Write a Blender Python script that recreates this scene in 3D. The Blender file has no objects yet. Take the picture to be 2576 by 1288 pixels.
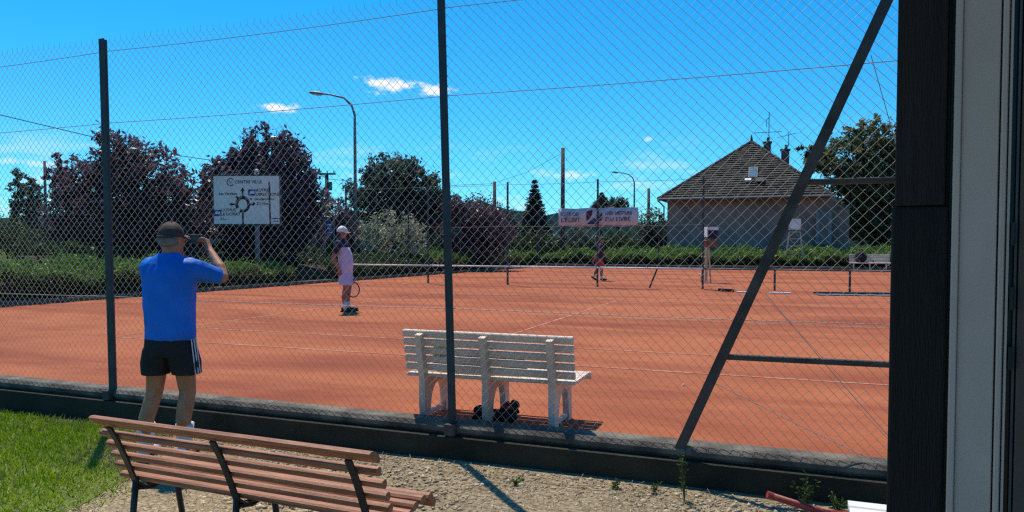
import bpy, bmesh, math, random
import numpy as np
from mathutils import Vector, Matrix, Euler
R = math.radians
random.seed(7); rng = np.random.default_rng(7)
S = bpy.context.scene
C = S.collection

# ------------------------------------------------------------------ camera
F = 1843.0; CX = 1288.0; HC = 1.42; PITCH = R(2.0); HOR = 612.0     # 2576 x 1288 picture units
CY = HOR + F * math.tan(PITCH)
cam = bpy.data.cameras.new('camera'); cam_o = bpy.data.objects.new('camera', cam); C.objects.link(cam_o)
cam.sensor_width = 36; cam.lens = 36 * F / 2576; cam.shift_y = (CY - 644) / 2576
cam.clip_start = 0.05; cam.clip_end = 20000
cam_o.location = (0, 0, HC); cam_o.rotation_euler = (R(90) - PITCH, 0, 0)
S.camera = cam_o

def ray(px, py):
    dx = (px - CX) / F; dy = -(py - CY) / F
    return Vector((dx, math.cos(PITCH) + dy * math.sin(PITCH), -math.sin(PITCH) + dy * math.cos(PITCH)))
def G(px, py, z=0.0):                       # point of a level plane seen at a pixel
    d = ray(px, py); t = (z - HC) / d.z
    return Vector((d.x * t, d.y * t, z))
def at(px, py, Y):                          # point at distance Y seen at a pixel
    d = ray(px, py); t = Y / d.y
    return Vector((d.x * t, Y, HC + d.z * t))
# ------------------------------------------------------------------ sun, sky, exposure
SUN_EL = R(63.0)
sun_h = Vector((-0.42, 0.908, 0)).normalized()          # towards the sun: ahead and to the left
w = bpy.data.worlds.new('World'); S.world = w; w.use_nodes = True
nt = w.node_tree; nt.nodes.clear(); N = nt.nodes.new; L = nt.links.new
wo = N('ShaderNodeOutputWorld'); bg = N('ShaderNodeBackground'); bg.inputs[1].default_value = 0.10
L(bg.outputs[0], wo.inputs[0])
sky = N('ShaderNodeTexSky'); sky.sky_type = 'NISHITA'; sky.sun_disc = False
sky.sun_elevation = SUN_EL; sky.sun_rotation = math.atan2(sun_h.x, sun_h.y)
sky.air_density = 1.0; sky.dust_density = 0.3; sky.ozone_density = 2.2; sky.altitude = 120
tn = N('ShaderNodeMix'); tn.data_type = 'RGBA'; tn.blend_type = 'MULTIPLY'; tn.inputs[0].default_value = 1.0; tn.inputs[7].default_value = (.45, 1.06, 1.42, 1)
L(sky.outputs[0], tn.inputs[6])
hs = N('ShaderNodeHueSaturation'); hs.inputs['Saturation'].default_value = 1.11; L(tn.outputs[2], hs.inputs['Color'])
def mth(op, a, b=None, c=None):
    n = N('ShaderNodeMath'); n.operation = op
    for i, x in enumerate((a, b, c)):
        if x is None: continue
        if isinstance(x, (int, float)): n.inputs[i].default_value = x
        else: L(x, n.inputs[i])
    return n.outputs[0]
tc = N('ShaderNodeTexCoord'); sx = N('ShaderNodeSeparateXYZ'); L(tc.outputs['Generated'], sx.inputs[0])
az = mth('ARCTAN2', sx.outputs[0], sx.outputs[1]); el = mth('ARCSINE', sx.outputs[2])
cb = N('ShaderNodeCombineXYZ'); L(az, cb.inputs[0]); L(mth('MULTIPLY', el, 2.2), cb.inputs[1])
nz = N('ShaderNodeTexNoise'); nz.inputs['Scale'].default_value = 34; nz.inputs['Detail'].default_value = 7; nz.inputs['Roughness'].default_value = 0.62
L(cb.outputs[0], nz.inputs['Vector'])
nz2 = N('ShaderNodeTexNoise'); nz2.inputs['Scale'].default_value = 7.5; nz2.inputs['Detail'].default_value = 8; nz2.inputs['Roughness'].default_value = 0.6
cb2 = N('ShaderNodeCombineXYZ'); L(az, cb2.inputs[0]); L(mth('MULTIPLY', el, 4.0), cb2.inputs[1]); L(cb2.outputs[0], nz2.inputs['Vector'])
cov = None
for px, py, wx, wy, op in [(972, 210, 98, 30, .97), (1092, 224, 72, 27, .92), (702, 273, 82, 18, .9), (1632, 349, 26, 11, .45),
                           (100, 412, 80, 15, .45), (1440, 442, 90, 16, .5), (20, 405, 50, 12, .4), (-300, 260, 120, 30, .9), (2900, 180, 130, 34, .9),
                           (-1400, 120, 260, 50, .9), (3900, 330, 200, 40, .8)]:
    d = ray(px, py).normalized(); a0 = math.atan2(d.x, d.y); e0 = math.asin(d.z)
    ra = wx / F; re = wy / F
    dx = mth('MULTIPLY', mth('SUBTRACT', az, a0), 1 / ra); dy = mth('MULTIPLY', mth('SUBTRACT', el, e0), 1 / re)
    rr = mth('SQRT', mth('ADD', mth('MULTIPLY', dx, dx), mth('MULTIPLY', dy, dy)))
    v = mth('SUBTRACT', mth('ADD', 0.62, mth('MULTIPLY', mth('SUBTRACT', nz.outputs[0], 0.5), 2.6)), rr)
    mr = N('ShaderNodeMapRange'); mr.interpolation_type = 'SMOOTHSTEP'
    mr.inputs[1].default_value = -0.15; mr.inputs[2].default_value = 0.55; mr.inputs[4].default_value = op; L(v, mr.inputs[0])
    cov = mr.outputs[0] if cov is None else mth('MAXIMUM', cov, mr.outputs[0])
# faint fair-weather cloud low all round the horizon
lo = N('ShaderNodeMapRange'); lo.interpolation_type = 'SMOOTHSTEP'; lo.inputs[1].default_value = R(9.5); lo.inputs[2].default_value = R(1.5); L(el, lo.inputs[0])
ln = N('ShaderNodeMapRange'); ln.interpolation_type = 'SMOOTHSTEP'; ln.inputs[1].default_value = 0.5; ln.inputs[2].default_value = 0.68; ln.inputs[4].default_value = .6; L(nz2.outputs[0], ln.inputs[0])
cov = mth('MAXIMUM', cov, mth('MULTIPLY', lo.outputs[0], ln.outputs[0]))
mx = N('ShaderNodeMix'); mx.data_type = 'RGBA'; L(cov, mx.inputs[0]); L(hs.outputs[0], mx.inputs[6]); mx.inputs[7].default_value = (9.0, 9.0, 8.8, 1)
L(mx.outputs[2], bg.inputs[0])
sl = bpy.data.lights.new('sun', 'SUN'); sl.energy = 4.6; sl.angle = R(0.53); sl.color = (1, .91, .76)
so = bpy.data.objects.new('sun', sl); C.objects.link(so)
sdir = Vector((sun_h.x * math.cos(SUN_EL), sun_h.y * math.cos(SUN_EL), math.sin(SUN_EL)))
so.rotation_euler = sdir.to_track_quat('Z', 'Y').to_euler(); so.location = sdir * 60
S.view_settings.view_transform = 'Standard'; S.view_settings.look = 'None'; S.view_settings.exposure = 0.25; S.view_settings.gamma = 1
S.view_settings.use_curve_mapping = False
S.render.engine = 'CYCLES'; S.cycles.use_denoising = False; S.cycles.max_bounces = 6; S.cycles.transparent_max_bounces = 6
S.cycles.filter_width = 1.3

# ------------------------------------------------------------------ court frame
TH = math.atan2(-0.360, 0.933)
U = Vector((math.cos(TH), math.sin(TH), 0)); V = Vector((-math.sin(TH), math.cos(TH), 0))
def W(u, v, z=0.0): return U * u + V * v + Vector((0, 0, z))
def UV(p): return p.dot(U), p.dot(V)
def yard_z(u, v): return -0.18 - 0.010 * max(0.0, min(6.0, -u - 2.0))

# ------------------------------------------------------------------ helpers
def smoothmesh(me): me.polygons.foreach_set('use_smooth', [True] * len(me.polygons))
class MB:
    def __init__(s): s.v = []; s.f = []
    def add(s, vs, fs):
        o = len(s.v); s.v += [tuple(x) for x in vs]; s.f += [tuple(i + o for i in f) for f in fs]; return s
    def box(s, c, d, m=None, taper=1.0):
        hx, hy, hz = d[0] / 2, d[1] / 2, d[2] / 2; c = Vector(c); vs = []
        for z in (-1, 1):
            k = taper if z > 0 else 1
            for x, y in ((-1, -1), (1, -1), (1, 1), (-1, 1)):
                p = Vector((x * hx * k, y * hy * k, z * hz))
                vs.append((m @ p if m else p) + c)
        return s.add(vs, [(3, 2, 1, 0), (4, 5, 6, 7), (0, 1, 5, 4), (1, 2, 6, 5), (2, 3, 7, 6), (3, 0, 4, 7)])
    def bar(s, a, b, wd, ht, up=(0, 0, 1), bev=0.0):
        # a bevelled bar from a to b
        a = Vector(a); b = Vector(b); t = (b - a).normalized(); up = Vector(up)
        if abs(t.dot(up)) > .98 * up.length: up = Vector((0, 1, 0))
        x = t.cross(up).normalized(); y = x.cross(t)
        h, k = wd / 2, ht / 2; e = min(bev, h * .9, k * .9)
        prof = [(-h, -k), (h, -k), (h, k), (-h, k)] if e <= 0 else [(-h + e, -k), (h - e, -k), (h, -k + e), (h, k - e), (h - e, k), (-h + e, k), (-h, k - e), (-h, -k + e)]
        n = len(prof)
        vs = [p + x * q[0] + y * q[1] for p in (a, b) for q in prof]
        fs = [(i, (i + 1) % n, n + (i + 1) % n, n + i) for i in range(n)] + [tuple(range(n))[::-1], tuple(range(n, 2 * n))]
        return s.add(vs, fs)
    def tube(s, pts, r, n=8, cap=True):
        pts = [Vector(p) for p in pts]; k = len(pts)
        rs = r if isinstance(r, (list, tuple)) else [r] * k
        vs = []; ref = None
        for i, p in enumerate(pts):
            t = (pts[min(i + 1, k - 1)] - pts[max(i - 1, 0)]).normalized()
            if ref is None:
                ref = Vector((1, 0, 0)) if abs(t.x) < .8 else Vector((0, 1, 0))
            x = (ref - t * ref.dot(t)).normalized(); y = t.cross(x); ref = x
            for j in range(n):
                a = 2 * math.pi * j / n; vs.append(p + (x * math.cos(a) + y * math.sin(a)) * rs[i])
        fs = [(i * n + j, i * n + (j + 1) % n, (i + 1) * n + (j + 1) % n, (i + 1) * n + j) for i in range(k - 1) for j in range(n)]
        if cap: fs += [tuple(range(n))[::-1], tuple(range((k - 1) * n, k * n))]
        return s.add(vs, fs)
    def ell(s, c, r, m=None, nu=14, nv=9):
        c = Vector(c); vs = []
        for i in range(nv + 1):
            ph = math.pi * i / nv
            for j in range(nu):
                a = 2 * math.pi * j / nu
                p = Vector((r[0] * math.sin(ph) * math.cos(a), r[1] * math.sin(ph) * math.sin(a), r[2] * math.cos(ph)))
                vs.append((m @ p if m else p) + c)
        fs = [(i * nu + j, (i + 1) * nu + j, (i + 1) * nu + (j + 1) % nu, i * nu + (j + 1) % nu) for i in range(nv) for j in range(nu)]
        return s.add(vs, fs)
    def prism(s, poly, d, m):           # poly in local xz, thickness d along local y, matrix m
        n = len(poly)
        vs = [m @ Vector((p[0], y, p[1])) for y in (-d / 2, d / 2) for p in poly]
        fs = [tuple(range(n)), tuple(range(n, 2 * n))[::-1]] + [(i, n + i, n + (i + 1) % n, (i + 1) % n) for i in range(n)]
        return s.add(vs, fs)
    def mesh(s, name):
        me = bpy.data.meshes.new(name); me.from_pydata(s.v, [], s.f); me.update(); return me
    def build(s, name, mat, parent=None, smooth=False, kind=None, label=None):
        me = s.mesh(name)
        if smooth: smoothmesh(me)
        bm = bmesh.new(); bm.from_mesh(me); bmesh.ops.recalc_face_normals(bm, faces=bm.faces); bm.to_mesh(me); bm.free()
        return link(name, me, mat, parent, kind, label)
def link(name, me, mat, parent=None, kind=None, label=None):
    o = bpy.data.objects.new(name, me); C.objects.link(o)
    if mat is not None and not me.materials: me.materials.append(mat)
    if parent: o.parent = parent
    if kind: o['kind'] = kind
    if label: o['label'] = label
    return o
def thing(name, label, cat, loc=(0, 0, 0), rz=0.0, group=None):
    o = bpy.data.objects.new(name, None); C.objects.link(o); o.empty_display_size = .2
    o.location = loc; o.rotation_euler = (0, 0, rz); tag(o, label, cat, group); return o
def tag(o, label, cat, group=None):
    o['label'] = label; o['category'] = cat
    if group: o['group'] = group
    return o
def quads(name, P, mat, parent=None, kind=None):
    # P: (n, 4, 3) array of leaf quads
    n = len(P); me = bpy.data.meshes.new(name)
    me.vertices.add(4 * n); me.vertices.foreach_set('co', P.reshape(-1).astype(np.float32))
    me.loops.add(4 * n); me.loops.foreach_set('vertex_index', np.arange(4 * n, dtype=np.int32))
    me.polygons.add(n); me.polygons.foreach_set('loop_start', np.arange(0, 4 * n, 4, dtype=np.int32))
    me.polygons.foreach_set('loop_total', np.full(n, 4, dtype=np.int32)); me.update(calc_edges=True)
    return link(name, me, mat, parent, kind)
def tris(name, Vt, Ft, mat, parent=None, kind=None):
    me = bpy.data.meshes.new(name); nv, nf = len(Vt), len(Ft)
    me.vertices.add(nv); me.vertices.foreach_set('co', Vt.reshape(-1).astype(np.float32))
    me.loops.add(3 * nf); me.loops.foreach_set('vertex_index', Ft.reshape(-1).astype(np.int32))
    me.polygons.add(nf); me.polygons.foreach_set('loop_start', np.arange(0, 3 * nf, 3, dtype=np.int32))
    me.polygons.foreach_set('loop_total', np.full(nf, 3, dtype=np.int32)); me.update(calc_edges=True)
    return link(name, me, mat, parent, kind)

# ------------------------------------------------------------------ materials
def M(name, col, rough=.65, col2=None, scale=6.0, detail=6, bump=0.0, bscale=60.0, metal=0.0, spec=.4, stretch=None, lo=.35, hi=.65):
    m = bpy.data.materials.new(name); m.use_nodes = True; t = m.node_tree; b = t.nodes['Principled BSDF']
    b.inputs['Roughness'].default_value = rough; b.inputs['Metallic'].default_value = metal; b.inputs['Specular IOR Level'].default_value = spec
    if col2 is None: col2 = tuple(c * .72 for c in col)
    tc = t.nodes.new('ShaderNodeTexCoord'); mp = t.nodes.new('ShaderNodeMapping'); t.links.new(tc.outputs['Object'], mp.inputs[0])
    if stretch: mp.inputs['Scale'].default_value = stretch
    n = t.nodes.new('ShaderNodeTexNoise'); n.inputs['Scale'].default_value = scale; n.inputs['Detail'].default_value = detail; t.links.new(mp.outputs[0], n.inputs['Vector'])
    r = t.nodes.new('ShaderNodeMapRange'); r.inputs[1].default_value = lo; r.inputs[2].default_value = hi; t.links.new(n.outputs[0], r.inputs[0])
    x = t.nodes.new('ShaderNodeMix'); x.data_type = 'RGBA'; t.links.new(r.outputs[0], x.inputs[0])
    x.inputs[6].default_value = (*col2, 1); x.inputs[7].default_value = (*col, 1); t.links.new(x.outputs[2], b.inputs['Base Color'])
    if bump > 0:
        n2 = t.nodes.new('ShaderNodeTexNoise'); n2.inputs['Scale'].default_value = bscale; n2.inputs['Detail'].default_value = 5; t.links.new(mp.outputs[0], n2.inputs['Vector'])
        bp = t.nodes.new('ShaderNodeBump'); bp.inputs['Strength'].default_value = bump; bp.inputs['Distance'].default_value = .01
        t.links.new(n2.outputs[0], bp.inputs['Height']); t.links.new(bp.outputs[0], b.inputs['Normal'])
    return m
def leafmat(name, c1, c2, trans=.3, rough=.55):
    m = bpy.data.materials.new(name); m.use_nodes = True; t = m.node_tree; b = t.nodes['Principled BSDF']; out = t.nodes['Material Output']
    g = t.nodes.new('ShaderNodeNewGeometry'); x = t.nodes.new('ShaderNodeMix'); x.data_type = 'RGBA'
    t.links.new(g.outputs['Random Per Island'], x.inputs[0]); x.inputs[6].default_value = (*c1, 1); x.inputs[7].default_value = (*c2, 1)
    b.inputs['Roughness'].default_value = rough; b.inputs['Specular IOR Level'].default_value = .25; t.links.new(x.outputs[2], b.inputs['Base Color'])
    tr = t.nodes.new('ShaderNodeBsdfTranslucent'); t.links.new(x.outputs[2], tr.inputs[0])
    ms = t.nodes.new('ShaderNodeMixShader'); ms.inputs[0].default_value = trans
    t.links.new(b.outputs[0], ms.inputs[1]); t.links.new(tr.outputs[0], ms.inputs[2]); t.links.new(ms.outputs[0], out.inputs[0])
    return m
mt = {}
mt['steel'] = M('painted_steel', (.035, .05, .055), .6, (.022, .03, .034), 9, bump=.15)
mt['rust_steel'] = M('weathered_steel', (.075, .065, .058), .7, (.04, .034, .03), 7, bump=.2)
mt['wire'] = M('galvanised_wire', (.50, .42, .36), .5, (.38, .32, .27), 12, spec=.4)
mt['cable'] = M('black_cable', (.02, .02, .022), .6)
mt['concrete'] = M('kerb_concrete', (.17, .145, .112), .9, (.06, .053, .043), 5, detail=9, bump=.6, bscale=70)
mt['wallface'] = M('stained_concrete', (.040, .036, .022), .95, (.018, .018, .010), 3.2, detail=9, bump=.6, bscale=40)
mt['brownplastic'] = M('terracotta_slat', (.40, .175, .095), .5, (.20, .082, .042), 7, stretch=(.6, 6, 6), spec=.3, bump=.3)
mt['benchframe'] = M('bench_steel', (.03, .035, .032), .5, (.018, .02, .02), 10, bump=.1)
mt['whiteplastic'] = M('white_plastic', (.74, .59, .47), .5, (.56, .44, .35), 3, bump=.1, spec=.35)
mt['white'] = M('white_paint', (.72, .72, .70), .55, (.6, .6, .58), 4)
mt['wood'] = M('bare_wood', (.58, .42, .27), .75, (.42, .29, .18), 5, stretch=(8, 8, 1), bump=.2)
mt['poleWood'] = M('pole_timber', (.10, .085, .075), .85, (.06, .05, .045), 6, stretch=(6, 6, .6), bump=.3)
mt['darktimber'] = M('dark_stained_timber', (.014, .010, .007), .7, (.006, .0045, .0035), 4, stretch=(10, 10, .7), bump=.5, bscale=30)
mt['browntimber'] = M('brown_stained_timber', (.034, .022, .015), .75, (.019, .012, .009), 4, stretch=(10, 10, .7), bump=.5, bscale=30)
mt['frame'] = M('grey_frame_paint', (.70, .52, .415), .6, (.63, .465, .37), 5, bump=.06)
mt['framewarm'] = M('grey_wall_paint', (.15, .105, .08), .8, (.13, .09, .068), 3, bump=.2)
mt['skin'] = M('tanned_skin', (.46, .20, .105), .55, (.37, .155, .08), 14, spec=.35)
mt['skinred'] = M('flushed_skin', (.36, .13, .09), .6, (.28, .10, .07), 12, spec=.3)
mt['skinlegs'] = M('player_skin', (.30, .15, .10), .6, (.24, .115, .08), 12, spec=.3)
mt['blue'] = M('blue_jersey', (.002, .155, .66), .6, (.0015, .115, .50), 5, bump=.12, bscale=25, spec=.3)
mt['black'] = M('black_cloth', (.014, .014, .016), .8, (.008, .008, .01), 9, bump=.1)
mt['whitecloth'] = M('white_cloth', (.68, .68, .70), .8, (.58, .58, .60), 8, bump=.1)
mt['pinkcloth'] = M('pale_pink_cloth', (.62, .46, .60), .8, (.52, .38, .54), 6, bump=.15)
mt['lilac'] = M('pale_lilac_cloth', (.52, .44, .66), .8, (.46, .38, .58), 6, bump=.15)
mt['navy'] = M('navy_cloth', (.012, .016, .045), .8, (.008, .01, .03), 6)
mt['purple'] = M('dark_purple_cloth', (.035, .02, .045), .8, (.02, .012, .03), 6)
mt['redcloth'] = M('red_cloth', (.45, .05, .04), .8, (.35, .035, .03), 6)
mt['taupe'] = M('taupe_cap', (.075, .052, .040), .85, (.035, .024, .019), 11, bump=.35)
mt['greyhair'] = M('grey_hair', (.22, .20, .18), .8, (.14, .125, .11), 60, bump=.5, bscale=200)
mt['darkhair'] = M('dark_hair', (.03, .022, .018), .7)
mt['device'] = M('black_device', (.012, .012, .014), .35)
mt['lens'] = M('lens_glass', (.02, .02, .04), .1)
mt['yellow'] = M('ball_felt', (.75, .74, .42), .9, (.66, .66, .34), 20)
mt['yellowbag'] = M('yellow_trim', (.62, .58, .12), .7)
mt['redpipe'] = M('red_paint', (.42, .06, .045), .5, (.26, .04, .03), 14)
mt['stucco'] = M('grey_pink_stucco', (.32, .22, .19), .95, (.21, .145, .127), .9, detail=8, bump=.4, bscale=25)
mt['stucco2'] = M('dark_grey_pane', (.10, .11, .12), .3, (.08, .09, .10), 3)  # dark grey pane colour for the house window
mt['tile'] = None
mt['brick'] = M('chimney_brick', (.16, .10, .085), .9, (.10, .07, .06), 9, bump=.3)
mt['zinc'] = M('zinc', (.10, .105, .11), .6, (.07, .075, .08), 6)
mt['glassblue'] = M('skylight_glass', (.12, .2, .28), .15, (.1, .17, .24), 3)
mt['shutter'] = M('pale_shutter', (.22, .21, .20), .7, (.18, .17, .16), 5)
mt['sign'] = M('sign_face', (.78, .72, .68), .5, (.70, .65, .61), 3)
mt['signback'] = M('sign_back', (.06, .075, .07), .6)
mt['signblack'] = M('sign_black', (.012, .014, .02), .6)
mt['signblue'] = M('sign_blue', (.01, .05, .22), .5)
mt['signred'] = M('sign_red', (.45, .04, .04), .5)
mt['banner'] = M('banner_cloth', (.60, .53, .55), .8, (.52, .46, .48), 2.5, bump=.3, bscale=5)
mt['bannernavy'] = M('banner_navy', (.03, .045, .13), .8)
mt['bannermaroon'] = M('banner_maroon', (.07, .02, .045), .8)
mt['bannertext'] = M('banner_text', (.09, .075, .16), .8)
mt['carwhite'] = M('car_paint', (.75, .75, .76), .25, (.72, .72, .73), 1)
mt['carglass'] = M('car_glass', (.015, .02, .025), .08)
mt['rubber'] = M('tyre_rubber', (.015, .015, .015), .9)
mt['bark'] = M('tree_bark', (.07, .05, .04), .95, (.035, .026, .022), 9, bump=.6, stretch=(4, 4, 1))
mt['lamp'] = M('lamp_metal', (.16, .17, .18), .5, (.12, .13, .14), 5)
mt['pinksign'] = M('faded_sign', (.36, .25, .22), .7)
L_purple = leafmat('purple_leaves', (.045, .026, .038), (.16, .10, .135), .45, .36)
L_darkpur = leafmat('dark_purple_leaves', (.032, .028, .045), (.13, .10, .15), .42, .36)
L_dkgreen = leafmat('dark_green_leaves', (.03, .052, .042), (.11, .15, .11), .42, .38)
L_green = leafmat('green_leaves', (.025, .045, .014), (.085, .115, .035), .3)
L_walnut = leafmat('yellow_green_leaves', (.05, .07, .025), (.19, .19, .085), .42)
L_hedge_lit = leafmat('sunlit_hedge_leaves', (.06, .13, .02), (.17, .27, .05), .3)  # light tone puts the sun on the hedge tops into the leaf colour
L_hedge2 = leafmat('dark_hedge_leaves', (.018, .036, .014), (.065, .10, .032), .35)  # dark leaves; on hedge faces the dark tone stands for shade
L_silver = leafmat('silver_blossom', (.10, .13, .07), (.52, .54, .38), .25)
L_cream = leafmat('cream_blossom', (.22, .22, .08), (.5, .48, .24), .25)
L_conif = leafmat('conifer_needles', (.014, .030, .030), (.045, .075, .062), .15)
L_grass = leafmat('lawn_blades', (.13, .25, .004), (.32, .42, .012), .35)
L_straw = leafmat('dry_straw', (.36, .29, .16), (.20, .15, .075), .15)
L_weed = leafmat('weed_leaves', (.05, .09, .02), (.12, .17, .05), .3)

def clay():
    m = M('clay_surface', (.395, .128, .058), .95, (.335, .10, .044), 1.1, detail=10, bump=.35, bscale=90, spec=.1, stretch=(1, 1, 1), lo=.3, hi=.7)
    t = m.node_tree; b = t.nodes['Principled BSDF']; src = b.inputs['Base Color'].links[0].from_socket
    tc = t.nodes.new('ShaderNodeTexCoord'); mp = t.nodes.new('ShaderNodeMapping'); mp.inputs['Scale'].default_value = (.16, .55, 1)
    t.links.new(tc.outputs['Object'], mp.inputs[0])
    n = t.nodes.new('ShaderNodeTexNoise'); n.inputs['Scale'].default_value = 1.0; n.inputs['Detail'].default_value = 7; n.inputs['Roughness'].default_value = .6; n.inputs['Distortion'].default_value = .6
    t.links.new(mp.outputs[0], n.inputs['Vector'])
    r = t.nodes.new('ShaderNodeMapRange'); r.inputs[1].default_value = .44; r.inputs[2].default_value = .64; r.inputs[4].default_value = .95; t.links.new(n.outputs[0], r.inputs[0])
    x = t.nodes.new('ShaderNodeMix'); x.data_type = 'RGBA'; t.links.new(r.outputs[0], x.inputs[0]); t.links.new(src, x.inputs[6]); x.inputs[7].default_value = (.235, .060, .030, 1)
    n3 = t.nodes.new('ShaderNodeTexNoise'); n3.inputs['Scale'].default_value = 55; n3.inputs['Detail'].default_value = 3; t.links.new(tc.outputs['Object'], n3.inputs['Vector'])
    r3 = t.nodes.new('ShaderNodeMapRange'); r3.inputs[1].default_value = .3; r3.inputs[2].default_value = .7; r3.inputs[3].default_value = .86; r3.inputs[4].default_value = 1.12; t.links.new(n3.outputs[0], r3.inputs[0])
    y = t.nodes.new('ShaderNodeVectorMath'); y.operation = 'SCALE'; t.links.new(x.outputs[2], y.inputs[0]); t.links.new(r3.outputs[0], y.inputs['Scale'])
    mp4 = t.nodes.new('ShaderNodeMapping'); mp4.inputs['Scale'].default_value = (1.2, 5.5, 1); mp4.inputs['Rotation'].default_value = (0, 0, .12); t.links.new(tc.outputs['Object'], mp4.inputs[0])
    n4 = t.nodes.new('ShaderNodeTexNoise'); n4.inputs['Scale'].default_value = 1.6; n4.inputs['Detail'].default_value = 8; n4.inputs['Roughness'].default_value = .7; n4.inputs['Distortion'].default_value = 1.2; t.links.new(mp4.outputs[0], n4.inputs['Vector'])
    r4 = t.nodes.new('ShaderNodeMapRange'); r4.inputs[1].default_value = .3; r4.inputs[2].default_value = .7; r4.inputs[3].default_value = .90; r4.inputs[4].default_value = 1.08; t.links.new(n4.outputs[0], r4.inputs[0])
    y2 = t.nodes.new('ShaderNodeVectorMath'); y2.operation = 'SCALE'; t.links.new(y.outputs[0], y2.inputs[0]); t.links.new(r4.outputs[0], y2.inputs['Scale'])
    t.links.new(y2.outputs[0], b.inputs['Base Color'])
    return m
mt['clay'] = clay()
def worn_line():
    return M('worn_line_paint', (.50, .32, .21), .9, (.38, .13, .062), 3.5, detail=9, lo=.46, hi=.72)
mt['line'] = worn_line()
def yardmat():
    m = M('gravel_earth', (.44, .35, .23), .95, (.16, .115, .065), 42, detail=10, bump=.9, bscale=75, spec=.1)
    t = m.node_tree; b = t.nodes['Principled BSDF']; src = b.inputs['Base Color'].links[0].from_socket
    tc = t.nodes.new('ShaderNodeTexCoord'); n = t.nodes.new('ShaderNodeTexNoise'); n.inputs['Scale'].default_value = 1.3; n.inputs['Detail'].default_value = 6
    t.links.new(tc.outputs['Object'], n.inputs['Vector'])
    r = t.nodes.new('ShaderNodeMapRange'); r.inputs[1].default_value = .45; r.inputs[2].default_value = .7; r.inputs[4].default_value = .7; t.links.new(n.outputs[0], r.inputs[0])
    x = t.nodes.new('ShaderNodeMix'); x.data_type = 'RGBA'; t.links.new(r.outputs[0], x.inputs[0]); t.links.new(src, x.inputs[6]); x.inputs[7].default_value = (.19, .14, .075, 1)
    t.links.new(x.outputs[2], b.inputs['Base Color'])
    return m
mt['yard'] = yardmat()
mt['lawn'] = M('lawn_soil', (.12, .17, .015), .95, (.08, .10, .018), 9, bump=.5)
mt['field'] = M('field_grass', (.07, .11, .03), .95, (.045, .075, .02), .3, detail=9, spec=0)
mt['hill'] = M('wooded_hill', (.012, .032, .040), .95, (.007, .02, .026), .05, detail=9, bump=.5, bscale=.3, spec=0)  # bluish tone paints distance haze into the forest colour
mt['pebble'] = leafmat('pebble', (.66, .54, .36), (.28, .205, .12), 0.0, .9)
def tilemat():
    m = leafmat('roof_tile', (.032, .030, .027), (.10, .088, .074), 0.0, .9); return m
mt['tile'] = tilemat()

# ================================================================== THE SETTING
# ground out to the horizon
gm = MB(); n = 24; ex = 6000
gm.add([(-ex, -ex, -.3), (ex, -ex, -.3), (ex, ex, -.3), (-ex, ex, -.3)], [(0, 1, 2, 3)])
o = gm.build('ground', mt['field']); o['kind'] = 'structure'
# clay surface (object frame = court frame)
VF = 4.98; VB = 41.6; VD = 23.3
LB = [(-16.9, 4.9), (-14.35, VB)]
cm = MB(); cm.add([(LB[0][0], VF - .02, 0), (9.5, VF - .02, 0), (9.5, VB, 0), (LB[1][0], VB, 0)], [(0, 1, 2, 3)])
court = cm.build('clay_court', mt['clay']); court.rotation_euler = (0, 0, TH); court['kind'] = 'structure'
def lines(v0, u_s, name):
    m = MB(); z = .004; wd = .05
    def ln(a, b):
        m.add([(min(a[0], b[0]) - (wd / 2 if a[0] == b[0] else 0), min(a[1], b[1]) - (wd / 2 if a[1] == b[1] else 0), z),
               (max(a[0], b[0]) + (wd / 2 if a[0] == b[0] else 0), min(a[1], b[1]) - (wd / 2 if a[1] == b[1] else 0), z),
               (max(a[0], b[0]) + (wd / 2 if a[0] == b[0] else 0), max(a[1], b[1]) + (wd / 2 if a[1] == b[1] else 0), z),
               (min(a[0], b[0]) - (wd / 2 if a[0] == b[0] else 0), max(a[1], b[1]) + (wd / 2 if a[1] == b[1] else 0), z)], [(0, 1, 2, 3)])
    ub = u_s - 5.485; ue = 9.4
    for k, dv in enumerate((0, 1.372, 9.601, 10.973)): ln((ub, v0 + dv), (ue, v0 + dv))
    w2 = wd
    ln((ub - .03, v0 + .03), (ub - .03, v0 + 10.94))
    ln((u_s, v0 + 1.40), (u_s, v0 + 5.455)); ln((u_s, v0 + 5.52), (u_s, v0 + 9.57))
    ln((u_s - .02, v0 + 5.487), (ue, v0 + 5.487))
    o = m.build(name, mt['line']); o.rotation_euler = (0, 0, TH); o['kind'] = 'structure'; return o
lines(8.15, -4.1, 'court_lines'); lines(26.6, -4.1, 'court_lines')

# yard (gravel and earth) in front of the wall, gently uneven
def yard():
    m = MB(); us = np.linspace(-14, 6, 81); vs = np.linspace(-3.5, VF - .1, 40)
    for v in vs:
        for u in us: m.v.append((u, v, yard_z(u, v) + .012 * math.sin(u * 2.1 + v) * math.cos(v * 1.7) * (0 if v > 4.5 else 1)))
    k = len(us)
    for j in range(len(vs) - 1):
        for i in range(k - 1): m.f.append((j * k + i, j * k + i + 1, (j + 1) * k + i + 1, (j + 1) * k + i))
    o = m.build('yard', mt['yard'], smooth=True); o.rotation_euler = (0, 0, TH); o['kind'] = 'structure'
yard()
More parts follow.
